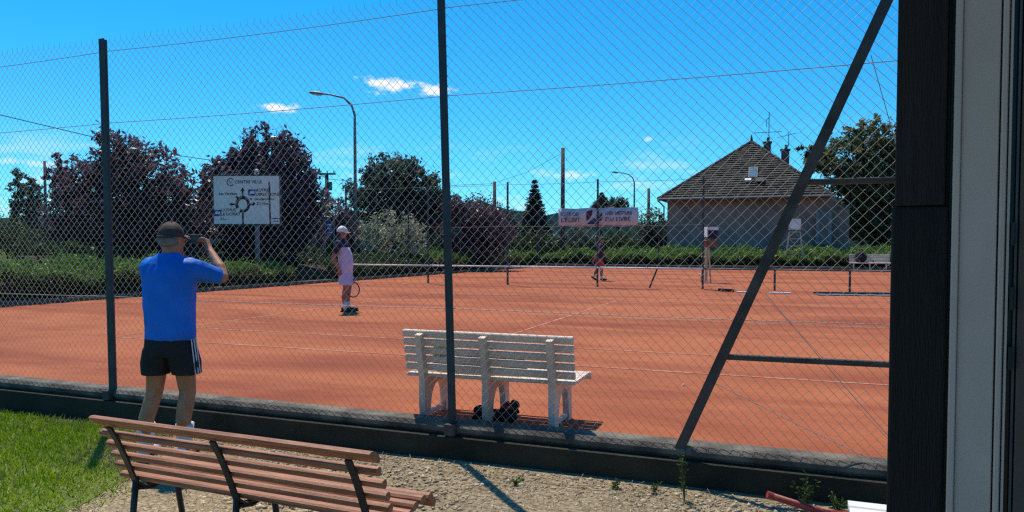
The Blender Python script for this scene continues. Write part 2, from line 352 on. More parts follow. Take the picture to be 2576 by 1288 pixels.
# lawn patch at the left: soil sheet + blades
def lawn_edge(x, y):        # >0 inside the lawn (world coordinates)
    return (-2.62 - .30 * math.sin(y * 2.3) * .5 - max(0, (4.6 - y)) * .18) - x
def lawn():
    m = MB(); xs = np.linspace(-11, -2.2, 60); ys = np.linspace(2.0, 9.5, 50); idx = {}
    for j, y in enumerate(ys):
        for i, x in enumerate(xs):
            u, v = UV(Vector((x, y, 0))); idx[(i, j)] = len(m.v); m.v.append((x, y, yard_z(u, v) + .012))
    for j in range(len(ys) - 1):
        for i in range(len(xs) - 1):
            x = (xs[i] + xs[i + 1]) / 2; y = (ys[j] + ys[j + 1]) / 2; u, v = UV(Vector((x, y, 0)))
            if lawn_edge(x, y) > .12 and v < VF - .2: m.f.append((idx[(i, j)], idx[(i + 1, j)], idx[(i + 1, j + 1)], idx[(i, j + 1)]))
    o = m.build('lawn', mt['lawn'], smooth=True); o['kind'] = 'structure'
    k = 90000; x = rng.uniform(-7.5, -2.2, k); y = rng.uniform(3.6, 9.0, k)
    e = np.array([lawn_edge(a, b) for a, b in zip(x, y)]) + rng.normal(0, .10, k)
    uu = x * U.x + y * U.y; vv = x * V.x + y * V.y
    keep = (e > .05) & (vv < VF - .22); x = x[keep]; y = y[keep]; uu = uu[keep]; e = e[keep]; k = len(x)
    z = -0.18 - .01 * np.clip(-uu - 2, 0, 6) + .008
    h = rng.uniform(.02, .055, k) * np.clip(.5 + e * .9, .5, 1.15); a = rng.uniform(0, 2 * np.pi, k); wd = rng.uniform(.003, .006, k); ln = rng.normal(0, .025, (k, 2))
    P = np.zeros((k, 4, 3)); dx = np.cos(a) * wd; dy = np.sin(a) * wd
    P[:, 0] = np.stack([x - dx, y - dy, z], 1); P[:, 1] = np.stack([x + dx, y + dy, z], 1)
    P[:, 2] = np.stack([x + ln[:, 0] + dx * .25, y + ln[:, 1] + dy * .25, z + h], 1); P[:, 3] = np.stack([x + ln[:, 0] - dx * .25, y + ln[:, 1] - dy * .25, z + h], 1)
    patch = np.sin(x * 3.1 + 1) * np.cos(y * 2.7) + rng.normal(0, .5, k) + np.clip(.7 - e, 0, 1) * 1.6 > .62
    o = quads('lawn_grass', P[~patch], L_grass, None, 'stuff'); tag(o, 'short green lawn grass growing left of the brown bench', 'grass')
    o = quads('dry_grass', P[patch], L_straw, None, 'stuff'); tag(o, 'dry straw-coloured grass mixed through the lawn edge', 'grass')
lawn()
def gravel():
    ph = (1 + 5 ** .5) / 2
    iv = np.array([(-1, ph, 0), (1, ph, 0), (-1, -ph, 0), (1, -ph, 0), (0, -1, ph), (0, 1, ph), (0, -1, -ph), (0, 1, -ph), (ph, 0, -1), (ph, 0, 1), (-ph, 0, -1), (-ph, 0, 1)]) / 1.9
    fi = np.array([(0, 11, 5), (0, 5, 1), (0, 1, 7), (0, 7, 10), (0, 10, 11), (1, 5, 9), (5, 11, 4), (11, 10, 2), (10, 7, 6), (7, 1, 8), (3, 9, 4), (3, 4, 2), (3, 2, 6), (3, 6, 8), (3, 8, 9), (4, 9, 5), (2, 4, 11), (6, 2, 10), (8, 6, 7), (9, 8, 1)])
    k = 22000; x = rng.uniform(-3.4, 3.2, k); y = rng.uniform(2.6, 6.0, k)
    e = np.array([lawn_edge(a, b) for a, b in zip(x, y)]); uu = x * U.x + y * U.y; vv = x * V.x + y * V.y
    keep = (e < .15) & (vv < VF - .2); x = x[keep]; y = y[keep]; uu = uu[keep]; k = len(x)
    z = -.18 - .01 * np.clip(-uu - 2, 0, 6)
    s = rng.gamma(2.4, .0026, k)[:, None, None] + .0025
    Vt = iv[None] * s * rng.uniform(.6, 1.3, (k, 1, 3)) * (1 + rng.normal(0, .12, (k, 12, 1)))
    Vt[:, :, 2] *= .65; Vt += np.stack([x, y, z + .003], 1)[:, None, :]
    Ft = fi[None] + (np.arange(k) * 12)[:, None, None]
    o = tris('gravel', Vt.reshape(-1, 3), Ft.reshape(-1, 3), mt['pebble'], None, 'stuff'); tag(o, 'loose tan gravel scattered over the yard', 'gravel')
    k = 20000; x = rng.uniform(-3.4, 3.2, k); y = rng.uniform(2.6, 6.0, k); uu = x * U.x + y * U.y; vv = x * V.x + y * V.y
    dens = np.sin(x * 2.2 + .5) * np.sin(y * 3.1) + rng.normal(0, .7, k) > .2
    keep = (vv < VF - .22) & dens; x = x[keep]; y = y[keep]; uu = uu[keep]; k = len(x); z = -.18 - .01 * np.clip(-uu - 2, 0, 6) + rng.uniform(.004, .02, k)
    a = rng.uniform(0, 2 * np.pi, k); ln = rng.uniform(.02, .06, k); wd = .0018; dx = np.cos(a) * ln; dy = np.sin(a) * ln; nx = -np.sin(a) * wd; ny = np.cos(a) * wd; dz = rng.normal(.006, .012, k)
    P = np.zeros((k, 4, 3)); P[:, 0] = np.stack([x - nx, y - ny, z], 1); P[:, 1] = np.stack([x + nx, y + ny, z], 1)
    P[:, 2] = np.stack([x + dx + nx, y + dy + ny, z + dz], 1); P[:, 3] = np.stack([x + dx - nx, y + dy - ny, z + dz], 1)
    o = quads('straw', P, L_straw, None, 'stuff'); tag(o, 'scattered dry straw stems lying on the gravel', 'straw')
gravel()
# hills
def hills():
    m = MB(); k = 120
    for i in range(k + 1):
        a = R(-75 + 150 * i / k); r = 620 + 60 * math.sin(i * .21)
        h = 27 + 5 * math.sin(i * .33 + 1) + 3.5 * math.sin(i * .9) + 1.6 * math.sin(i * 2.3)
        for t, rr, zz in ((0, r - 160, -.5), (1, r - 70, h * .55), (2, r, h), (3, r + 200, h * .9)):
            m.v.append((math.sin(a) * rr, math.cos(a) * rr, zz))
    for i in range(k):
        for j in range(3): m.f.append((i * 4 + j, i * 4 + 4 + j, i * 4 + 5 + j, i * 4 + 1 + j))
    o = m.build('hills', mt['hill'], smooth=True); o['kind'] = 'structure'
hills()

# ================================================================== low wall, kerb, near fence
def near_wall():
    t = thing('retaining_wall', 'low dark stained concrete wall with a grey kerb under the near fence', 'wall', W(-2, VF, -.2), TH)
    o = t.location; f = lambda u, v, z: (u + 2, v - VF, z + .2)
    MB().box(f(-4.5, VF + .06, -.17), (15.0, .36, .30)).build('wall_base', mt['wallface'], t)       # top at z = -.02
    us = [-12.0, -9.2, -5.86, -2.38, 1.06, 3.0]
    for a, b in zip(us[:-1], us[1:]):
        k = 2
        for q in range(k):
            u0 = a + (b - a) * q / k + .0015; u1 = a + (b - a) * (q + 1) / k - .0015
            MB().bar(f(u0, VF + .045 + random.uniform(-.002, .002), .025 + random.uniform(-.002, .002)), f(u1, VF + .045 + random.uniform(-.002, .002), .025 + random.uniform(-.002, .002)), .215, .09, bev=.03).build('kerb_stone', mt['concrete'], t)
    return t
near_wall()

def chain_link(u0, u1, z0, z1, pitch, rad, name, parent, fn):
    h = pitch / 2; hz = pitch * .52; nu = int((u1 - u0) / h); nz_ = int((z1 - z0) / hz)
    A = []; B = []
    jj = np.arange(nz_ + 1)
    for i in range(nu):
        ua = u0 + i * h
        side = ((jj + i) % 2)
        uu = ua + side * h; zz = z0 + jj * hz
        vv = np.where(side == 1, .0016, -.0016)
        uu = uu + .006 * np.sin(zz * 2.3 + i * .05) + .010 * np.sin(ua * 1.3) * 0 + rng.normal(0, .0012, len(jj))
        zz = zz + .012 * np.sin(ua * 1.1) + .006 * np.sin(ua * 3.7)
        vv = vv + .012 * np.sin(ua * .9 + zz * 1.4)
        p = np.stack([uu, vv, zz], 1); A.append(p[:-1]); B.append(p[1:])
        # cut wire end pointing up at the top edge
        if side[-1] == 1:
            e = p[-1] + np.array([rng.normal(0, .006), 0, rng.uniform(.028, .05)]); A.append(p[-1:]); B.append(e[None])
    A = np.concatenate(A); B = np.concatenate(B); T = B - A; T /= np.linalg.norm(T, axis=1)[:, None]
    X = np.cross(T, np.array([0, 1.0, 0])); X /= np.linalg.norm(X, axis=1)[:, None]; Y = np.cross(T, X)
    n = len(A); k = 3; Vt = np.zeros((n, 2 * k, 3))
    for j in range(k):
        a = 2 * math.pi * j / k + .5; off = (X * math.cos(a) + Y * math.sin(a)) * rad
        Vt[:, j] = A + off; Vt[:, k + j] = B + off
    q = []
    for j in range(k):
        j2 = (j + 1) % k; q += [(j, j2, k + j2), (j, k + j2, k + j)]
    Ft = np.array(q)[None] + (np.arange(n) * 2 * k)[:, None, None]
    return tris(name, Vt.reshape(-1, 3), Ft.reshape(-1, 3), mt['wire'], parent, 'stuff')

def near_fence():
    t = thing('chain_link_fence', 'tall chain-link fence with dark steel posts in the foreground', 'fence', W(-2.38, VF, 0), TH)
    f = lambda u, z, v=0.0: Vector((u + 2.38, v, z))
    # posts: T section, leaning slightly to the left as in the place
    for u, lean in ((-12.2, .01), (-9.2, .012), (-5.86, .014), (-2.38, .027), (1.06, 0.0)):
        m = MB(); H = 3.28
        a = f(u, -.10, -.045); b = f(u - lean * H, H, -.045)
        m.bar(a, b, .062, .008, up=(0, 1, 0)); m.bar(a + Vector((0, .03, 0)), b + Vector((0, .03, 0)), .008, .052, up=(0, 1, 0))
        m.build('post', mt['steel'], t)
        if u in (-5.86, -2.38): MB().bar(f(u, -.012, -.09), f(u, .07, -.085), .085, .06, up=(0, 1, 0), bev=.01).build('post_foot', mt['rust_steel'], t)
    # diagonal brace and its rails, all in the plane of the fence
    def onplane(px, py):
        d = ray(px, py); k = VF / (d.x * V.x + d.y * V.y); p = d * k; return p.dot(U), HC + p.z
    a = onplane(1692, 1150); b = onplane(2246, -30)
    m = MB(); m.bar(f(a[0], a[1] - .05, -.05), f(b[0], b[1], -.05), .066, .009, up=(0, 1, 0)); m.bar(f(a[0] - .03, a[1] - .05, -.022), f(b[0] - .03, b[1], -.022), .009, .05, up=(0, 1, 0)); m.build('brace', mt['rust_steel'], t)
    c = onplane(1822, 896); d = onplane(2300, 919)
    MB().bar(f(c[0], c[1], -.02), f(d[0], d[1], -.02), .04, .036, bev=.004).build('rail', mt['rust_steel'], t)
    c = onplane(2026, 459); d = onplane(2300, 452)
    MB().bar(f(c[0], c[1], -.02), f(d[0], d[1], -.02), .04, .036, bev=.004).build('rail', mt['rust_steel'], t)
    # tension wires
    for z, sag in ((3.17, .02), (2.52, .012), (.93, .01)):
        us = [-12.2, -9.2, -5.86, -2.38, 1.06]
        for u0, u1 in zip(us[:-1], us[1:]):
            MB().tube([f(u0 + (u1 - u0) * q / 8, z - sag * 4 * (q / 8) * (1 - q / 8), -.012) for q in range(9)], .0028, 5).build('tension_wire', mt['wire'], t)
    for p, q in (((1925, 738), (2300, 1170)), ((1770, 948), (2300, 1205)), ((2190, 140), (2300, 520))):
        a = onplane(*p); b = onplane(*q); MB().tube([f(a[0], a[1], -.016), f((a[0] + b[0]) / 2, (a[1] + b[1]) / 2 - .01, -.016), f(b[0], b[1], -.016)], .0026, 5).build('stay_wire', mt['wire'], t)
    chain_link(-12.2 + 2.38, 1.06 + 2.38, .03, 3.30, .0715, .0015, 'chain_link_mesh', t, None)
near_fence()

# ================================================================== far boundaries
def kerb_run(name, label, a, b, h, wd, n, z=0):
    a = Vector((*a, 0)); b = Vector((*b, 0)); d = (b - a); ang = math.atan2(d.y, d.x); ln = d.length
    t = thing(name, label, 'kerb', a, ang)
    for i in range(n):
        MB().bar((ln * i / n + .01, 0, h / 2 - .02 + random.uniform(-.004, .004)), (ln * (i + 1) / n - .01, 0, h / 2 - .02 + random.uniform(-.004, .004)), wd, h + .04, bev=.02).build('kerb_stone', mt['concrete'], t)
p0 = W(LB[0][0] - .06, 5.4); p1 = W(LB[1][0] - .06, VB); kerb_run('end_kerb', 'grey concrete kerb along the left end of the clay courts', p0.xy, p1.xy, .12, .12, 24)
p0 = W(LB[1][0] - .1, VB + .06); p1 = W(9.5, VB + .06); kerb_run('back_kerb', 'grey concrete kerb along the far side of the second court', p0.xy, p1.xy, .2, .14, 18)

def left_u(v): return LB[0][0] + (LB[1][0] - LB[0][0]) * (v - LB[0][1]) / (LB[1][1] - LB[0][1])
def post_tube(m, p, h, r): m.tube([p, p + Vector((0, 0, h))], r, 8)
def divider():
    t = thing('divider_fence', 'tall wire fence with dark posts and a low white rail between the two courts', 'fence', W(-6, VD), TH)
    f = lambda u, z, v=0.0: Vector((u + 6, v, z))
    us = [left_u(VD), -12.2, -9.15, -6.0, -2.65]
    for u in us: MB().bar(f(u, -.05), f(u, 3.5), .06, .06, bev=.01).build('post', mt['steel'], t)
    for u in (-.55, 1.5): MB().bar(f(u, -.05), f(u, .66), .06, .06, bev=.01).build('short_post', mt['steel'], t)
    for i in range(len(us) - 1):
        MB().tube([f(us[i], .63, -.05), f(us[i + 1], .63, -.05)], .028, 8).build('rail', mt['white'], t, True)
        for z in (3.42, 2.0): MB().tube([f(us[i] + (us[i + 1] - us[i]) * q / 6, z - .08 * (q / 6) * (1 - q / 6), .04) for q in range(7)], .006, 4).build('tension_wire', mt['cable'], t)
    us2 = [-2.65, -.55, 1.5, 4.2]
    for i in range(3): MB().tube([f(us2[i], .63, -.05), f(us2[i + 1], .63, -.05)], .026, 8).build('rail', mt['zinc'], t, True)
    MB().bar(f(-4.30, 0), f(-4.05, .64), .05, .05, bev=.008).build('brace', mt['steel'], t)
    u = left_u(VD)
    MB().bar(f(u - .12, 3.15, -.05), f(u - 1.30, .0, -.45), .04, .035).build('brace', mt['lamp'], t)
    MB().bar(f(u + .1, 2.6, .0), f(u + .9, .05, .3), .035, .035).build('brace', mt['steel'], t)
divider()
def boundary_posts():
    t = thing('end_fence', 'wire fence with thin dark posts along the left end of the courts', 'fence', W(left_u(30), 30), TH)
    b = W(left_u(30), 30)
    loc = lambda u, v, z: Vector((u - left_u(30), v - 30, z))
    vs = [27.5, 32, 36.8, VB - .1]
    for v in vs: MB().bar(loc(left_u(v), v, -.05), loc(left_u(v), v, 3.3), .06, .06, bev=.01).build('post', mt['steel'], t)
    for a, b2 in zip(vs[:-1], vs[1:]):
        for z in (3.25, 1.8): MB().tube([loc(left_u(a), a, z), loc(left_u(b2), b2, z)], .006, 4).build('tension_wire', mt['cable'], t)
    t = thing('back_fence', 'wire fence with thin dark posts behind the second court', 'fence', W(-5, VB + .2), TH)
    us = [LB[1][0] + .05 * k for k in (0,)] + [-10.6, -7.2, -3.6, 0, 3.6, 7.2]
    for u in us: MB().bar((u + 5, 0, -.05), (u + 5, 0, 3.4 if u < -4 else .2), .06, .06, bev=.01).build('post', mt['steel'], t)
    for a, b2 in zip(us[:3], us[1:3]):
        MB().tube([(a + 5, 0, 3.35), (b2 + 5, 0, 3.35)], .006, 4).build('tension_wire', mt['cable'], t)
boundary_posts()

# ================================================================== foliage
def leaves_in(blobs, n, size, flat=0.0, shell=.55, clump=.16, per=26, up=.0):
    vols = np.array([b[3] * b[4] * b[5] for b in blobs]) ** .67; cnt = (n * vols / vols.sum()).astype(int); out = []
    for (cx, cy, cz, rx, ry, rz), k in zip(blobs, cnt):
        nc = max(4, k // per); d = rng.normal(size=(nc, 3)); d /= np.linalg.norm(d, axis=1)[:, None]
        rad = shell + (1.06 - shell) * rng.random(nc) ** .6; c = d * rad[:, None] * np.array([rx, ry, rz]) + np.array([cx, cy, cz])
        i = rng.integers(0, nc, k); rm = (rx + ry + rz) / 3
        out.append(c[i] + rng.normal(size=(k, 3)) * clump * rm * rng.uniform(.5, 1.2, (nc, 1))[i])
    P = np.concatenate(out); n = len(P)
    a = rng.normal(size=(n, 3)); a /= np.linalg.norm(a, axis=1)[:, None]; b = rng.normal(size=(n, 3)); a[:, 2] *= (1 - flat)
    b -= a * (a * b).sum(1)[:, None] / (a * a).sum(1)[:, None]; b /= np.linalg.norm(b, axis=1)[:, None]; a /= np.linalg.norm(a, axis=1)[:, None]
    s = size * rng.uniform(.45, 1.45, n)[:, None]
    Q = np.zeros((n, 4, 3)); Q[:, 0] = P - a * s; Q[:, 1] = P - b * s * .42; Q[:, 2] = P + a * s; Q[:, 3] = P + b * s * .42
    return Q
def add_branches(m, base, tips, r0):
    for tip in tips:
        tip = Vector(tip); mid = base.lerp(tip, .5) + Vector((random.uniform(-.3, .3), random.uniform(-.3, .3), random.uniform(.1, .5)))
        m.tube([base, mid, tip], [r0, r0 * .6, r0 * .12], 6)
def tree(name, label, base, blobs, n, size, mat, r=.16, cat='tree', group=None, clump=.16, shell=.5, fork=.35, per=26):
    base = Vector(base); t = thing(name, label, cat, base, 0, group)
    bl = [(b[0] - base.x, b[1] - base.y, b[2] - base.z, b[3], b[4], b[5]) for b in blobs]
    top = max(b[2] for b in bl); m = MB(); fk = Vector((0, 0, top * fork))
    m.tube([(0, 0, -.2), (r * .2, 0, fk.z * .5), fk], [r * 1.25, r, r * .85], 9)
    add_branches(m, fk, [(b[0], b[1], b[2] + b[5] * .5) for b in bl], r * .6)
    for b in bl:
        for q in range(3):
            add_branches(m, fk, [(b[0] + random.uniform(-.7, .7) * b[3], b[1] + random.uniform(-.7, .7) * b[4], b[2] + random.uniform(-.3, .8) * b[5])], r * .3)
    for b in bl[:4]:
        for q in range(4):
            e = Vector((b[0] + random.uniform(-.6, .6) * b[3], b[1], b[2] + b[5] * random.uniform(.9, 1.25))); add_branches(m, Vector((b[0] * .7, b[1], b[2] * .8)), [e], r * .14)
    m.build('trunk', mt['bark'], t, True)
    Q = leaves_in(bl, n, size, clump=clump, shell=shell, per=per); o = quads('crown', Q, mat, t)
    return t
def blob(px, py, Y, wpx, hpx, dy=0, depth=None):
    p = at(px, py, Y + dy); s = (Y + dy) / F; return (p.x, p.y, p.z, wpx * s, (depth if depth else (wpx + hpx) / 2 * s), hpx * s)
def foot(px, Y, z=-.2): p = at(px, 700, Y); return (p.x, p.y, z)

Y = 27.5
tree('purple_tree', 'broad purple-leaved tree behind the steel post on the left', foot(330, Y),
     [blob(300, 400, Y, 60, 75), blob(225, 470, Y, 75, 75), blob(360, 455, Y, 85, 85), blob(165, 520, Y, 45, 95), blob(440, 500, Y, 75, 70), blob(290, 560, Y, 140, 95), blob(180, 610, Y, 60, 70), blob(480, 570, Y, 60, 65), blob(400, 610, Y, 110, 75), blob(140, 440, Y, 20, 50), blob(530, 480, Y, 25, 40)],
     28000, .10, L_purple, .16, clump=.145, shell=.25, per=34)
Y = 31
tree('dark_purple_tree', 'tall dark purple tree directly behind the roundabout sign', foot(665, Y),
     [blob(680, 375, Y, 75, 55), blob(610, 425, Y, 70, 50), blob(735, 440, Y, 60, 75), blob(560, 455, Y, 60, 55), blob(660, 490, Y, 120, 90), blob(760, 520, Y, 55, 80), blob(570, 540, Y, 75, 80), blob(680, 590, Y, 120, 60)],
     24000, .12, L_darkpur, .2, clump=.135, shell=.3, per=34)
Y = 40
tree('round_green_tree', 'round blue-green tree left of the centre steel post', foot(1000, Y),
     [blob(985, 435, Y, 70, 52), blob(925, 480, Y, 50, 55), blob(1050, 470, Y, 55, 60), blob(995, 510, Y, 105, 65), blob(1100, 510, Y, 45, 45), blob(1010, 560, Y, 120, 50)],
     20000, .12, L_dkgreen, .2, clump=.13, shell=.3, per=34)
Y = 38
tree('small_purple_tree', 'low purple bushy tree right of the centre steel post', foot(1210, Y),
     [blob(1200, 540, Y, 60, 42), blob(1160, 580, Y, 55, 50), blob(1245, 585, Y, 50, 50), blob(1200, 630, Y, 85, 40), blob(1140, 520, Y, 30, 30)], 12000, .085, L_purple, .12, clump=.2, shell=.3)
Y = 37
tree('dull_purple_shrub', 'small dull purple shrub behind the player with the racket', foot(860, Y),
     [blob(850, 540, Y, 32, 40), blob(880, 590, Y, 40, 50), blob(825, 610, Y, 45, 45)], 5500, .085, L_purple, .08, 'shrub', clump=.2, shell=.3)
Y = 34
tree('silver_shrub', 'pale silver-flowering rounded shrub right of the player with the racket', foot(985, Y),
     [blob(985, 572, Y, 72, 36), blob(930, 600, Y, 35, 32), blob(1040, 600, Y, 42, 36), blob(985, 620, Y, 80, 35)], 5200, .075, L_silver, .08, 'shrub', clump=.13, shell=.5)
tree('cream_flower_shrub', 'small cream-flowering shrub behind the thin utility pole', foot(812, 39), [blob(812, 535, 39, 18, 26), blob(806, 565, 39, 14, 20)], 900, .085, L_cream, .05, 'shrub', clump=.2, shell=.4)
Y = 47.5
tree('leafy_tree', 'large yellow-green tree beside the house at the right', foot(2230, Y),
     [blob(2195, 345, Y, 60, 48), blob(2120, 400, Y, 70, 55), blob(2230, 420, Y, 80, 70), blob(2065, 400, Y, 38, 35), blob(2160, 470, Y, 80, 55), blob(2230, 520, Y, 90, 70), blob(2150, 550, Y, 60, 55), blob(2290, 380, Y, 60, 80), blob(2320, 470, Y, 90, 90), blob(2025, 380, Y, 16, 18)],
     26000, .15, L_walnut, .3, clump=.13, shell=.35, per=36)
Y = 49
tree('dark_tree', 'dark dense tree mass under the yellow-green tree right of the house', foot(2200, Y), [blob(2190, 560, Y, 75, 75), blob(2260, 570, Y, 70, 80)], 8000, .13, L_dkgreen, .2, clump=.2, shell=.3)  # dense dark green foliage behind the lower yellow-green crown
# poplars far left
for k, (px, top, bot, wpx, Yp) in enumerate(((45, 432, 610, 20, 95), (70, 450, 610, 17, 97), (93, 462, 610, 12, 99))):
    bl = []
    for q in range(6):
        yy = bot + (top - bot) * (q + .5) / 6; bl.append(blob(px + random.uniform(-3, 3), yy, Yp, wpx * (1.0 - .09 * abs(q - 2)), (bot - top) / 8))
    tree('poplar_tree', ['tallest slim poplar at the far left edge', 'middle slim poplar at the far left edge', 'shortest slim poplar at the far left edge, next to the pole'][k], foot(px, Yp), bl, 2600, .22, L_dkgreen, .25, group='poplars at the far left', clump=.22, shell=.3)
# conifer
def conifer(px, top, bot, wpx, Yc, label):
    base = Vector(foot(px, Yc)); t = thing('conifer_tree', label, 'tree', base); zt = at(px, top, Yc).z - base.z; zb = at(px, bot, Yc).z - base.z; s = Yc / F
    m = MB(); m.tube([(0, 0, 0), (0, 0, zt)], [.16, .015], 7); Q = []
    k = 17
    for i in range(k):
        f_ = i / (k - 1); z = zt - (zt - zb) * (f_ ** .9); rr = wpx * s * (.06 + .94 * f_ ** .95)
        nb = 9 + i
        for j in range(nb):
            a = 2 * math.pi * (j + random.random() * .5) / nb; ln = rr * random.uniform(.75, 1.1)
            tip = Vector((math.cos(a) * ln, math.sin(a) * ln, z + .10 * ln - .12)); root = Vector((0, 0, z - .12 * ln))
            m.tube([root, tip], [.03, .006], 4)
            c = 60; f2 = rng.random(c) ** .7; P = np.array(root)[None] + (np.array(tip) - np.array(root))[None] * f2[:, None] + rng.normal(size=(c, 3)) * np.array([.12, .12, .09]) * (.45 + rr * .4)
            d = rng.normal(size=(c, 3)) * .5 + np.array([math.cos(a), math.sin(a), -.1]); d /= np.linalg.norm(d, axis=1)[:, None]
            b = np.cross(d, rng.normal(size=(c, 3))); b /= np.linalg.norm(b, axis=1)[:, None]; ss = rng.uniform(.08, .17, c)[:, None]
            Z = np.zeros((c, 4, 3)); Z[:, 0] = P - d * ss; Z[:, 1] = P - b * ss * .25; Z[:, 2] = P + d * ss; Z[:, 3] = P + b * ss * .25; Q.append(Z)
    m.build('trunk', mt['bark'], t); quads('crown', np.concatenate(Q), L_conif, t)
conifer(1345, 455, 600, 50, 58, 'dark pointed conifer left of the white banner')
# two distant conifers above the banner
conifer(1513, 486, 545, 46, 85, 'distant spiky dark conifer rising behind the banner')
tree('distant_tree', 'small distant round dark tree above the right half of the banner', foot(1556, 88), [blob(1556, 516, 88, 24, 18), blob(1540, 528, 88, 25, 16)], 1800, .2, L_dkgreen, .2, clump=.2, shell=.3)
# mixed bushes behind the second court
bsh = [(1330, 612, 90, 38, 47, L_hedge2, 'dark green bush below the pointed conifer'), (1440, 605, 70, 42, 48, L_dkgreen, 'dark bush below the left half of the banner'),
       (1540, 610, 75, 45, 49, L_hedge2, 'dark bush behind the far player'), (1640, 580, 48, 60, 50, L_dkgreen, 'tall dark bush between the banner and the house'),
       (1275, 560, 30, 40, 52, L_dkgreen, 'small dark bush left of the pointed conifer'), (1090, 620, 60, 35, 46, L_hedge2, 'green bush behind the centre steel post')]
for k, (px, py, wx, hy, Yb, mm, lab) in enumerate(bsh):
    tree('bush', lab, foot(px, Yb), [blob(px, py, Yb, wx * .7, hy * .8), blob(px - wx * .5, py + 8, Yb, wx * .5, hy * .7), blob(px + wx * .5, py + 8, Yb, wx * .5, hy * .7), blob(px, py + 35, Yb, wx, 30)], 5000, .10, mm, .06, 'bush', 'bushes beyond the courts', clump=.2, shell=.3)
# green bank of shrubs at far left
bsh = [(20, 590, 60, 50, 52, L_green, 'mid-green shrub below the poplars at the left edge'), (95, 610, 50, 45, 46, L_hedge2, 'dark shrub at the foot of the left purple tree'), (-60, 560, 70, 70, 55, L_green, 'large green shrub beyond the left edge of the view'),
       (600, 640, 70, 40, 38, L_hedge2, 'dark shrub under the roundabout sign'), (760, 640, 60, 40, 37, L_hedge2, 'dark shrub between the sign post and the player with the racket'), (500, 640, 60, 45, 36, L_hedge2, 'dark shrub behind the man in blue')]
for k, (px, py, wx, hy, Yb, mm, lab) in enumerate(bsh):
    tree('shrub', lab, foot(px, Yb), [blob(px, py, Yb, wx * .7, hy * .8), blob(px - wx * .5, py + 8, Yb, wx * .5, hy * .7), blob(px + wx * .5, py + 8, Yb, wx * .5, hy * .7), blob(px, py + 30, Yb, wx, 30)], 4500, .09, mm, .06, 'shrub', 'shrubs left of the courts', clump=.2, shell=.3)

def hedge(name, label, a, b, wd, h0, h1, n, mat, mat_top, size=.06):
    # hedge along a line a->b, width wd to the left of the line, height h0 in front and h1 at the rear
    a = Vector((*a, 0)); b = Vector((*b, 0)); d = b - a; ln = d.length; ang = math.atan2(d.y, d.x)
    t = thing(name, label, 'hedge', a, ang)
    m = MB(); m.add([(0, .15, -.3), (ln, .15, -.3), (ln, .15, h0 * .75), (0, .15, h0 * .75), (0, wd - .1, -.3), (ln, wd - .1, -.3), (ln, wd - .1, h1 * .85), (0, wd - .1, h1 * .85)],
                    [(0, 1, 2, 3), (3, 2, 6, 7), (4, 7, 6, 5), (0, 3, 7, 4), (1, 5, 6, 2)])
    m.build('stems', mt['bark'], t)
    k = n; x = rng.uniform(0, ln, k); top = rng.random(k) < .62
    y = np.where(top, rng.uniform(-.05, wd, k), rng.normal(.08, .07, k))
    hh = h0 + (h1 - h0) * np.clip(y / wd, 0, 1) + .10 * np.sin(x * 1.7 + y) + .07 * np.sin(x * 4.3 + 2)
    z = np.where(top, hh + rng.normal(-.02, .07, k) + np.abs(rng.normal(0, .08, k)), rng.uniform(-.2, 1, k) * hh)
    P = np.stack([x, y, z], 1); dd = rng.normal(size=(k, 3)); dd[:, 2] += np.where(top, 1.2, .3); dd /= np.linalg.norm(dd, axis=1)[:, None]
    bb = np.cross(dd, rng.normal(size=(k, 3))); bb /= np.linalg.norm(bb, axis=1)[:, None]; s = size * rng.uniform(.6, 1.5, k)[:, None]
    Q = np.zeros((k, 4, 3)); Q[:, 0] = P - dd * s; Q[:, 1] = P - bb * s * .4; Q[:, 2] = P + dd * s; Q[:, 3] = P + bb * s * .4
    quads('foliage_top', Q[top], mat_top, t); quads('foliage_face', Q[~top], mat, t)  # where they differ, light top and dark face colours stand for sun and shade
# far side of the second court
hedge('back_hedge', 'bright green hedge in front of the grey house', W(-9.8, VB + .5).xy, W(9.5, VB + .5).xy, 3.2, .62, 1.05, 30000, L_hedge2, L_hedge_lit, .085)
hedge('corner_hedge', 'green hedge near the far left corner of the second court', W(-16.5, VB + .9).xy, W(-10.0, VB + .9).xy, 2.5, .6, .9, 9000, L_hedge2, L_hedge_lit, .085)
def lp(v, off=.2): return W(left_u(v) - off, v).xy
hedge('end_hedge', 'long low hedge with a top coloured light green as if sunlit at the far left', lp(7.0), lp(17.2), 2.4, .62, .8, 22000, L_hedge2, L_hedge_lit, .06)
hedge('scrub_hedge', 'low scrubby hedge right of the sign post', lp(22.6), lp(30.0), 1.6, .55, .75, 9000, L_hedge2, L_hedge2, .06)
hedge('mid_hedge', 'green hedge behind the player and left of the centre post', lp(30.4), lp(40.8), 2.0, .65, .95, 12000, L_hedge2, L_hedge_lit, .07)
hedge('trimmed_hedge', 'low yellow-green topped hedge between the man in blue and the sign post', lp(17.6), lp(20.8), 1.2, .5, .62, 5000, L_hedge2, L_hedge_lit, .05)
hedge('roadside_hedge', 'long dark clipped hedge behind the roundabout sign', W(-22, 16).xy, W(-20.5, 44).xy, 1.2, 1.15, 1.2, 14000, L_hedge2, L_hedge2, .09)

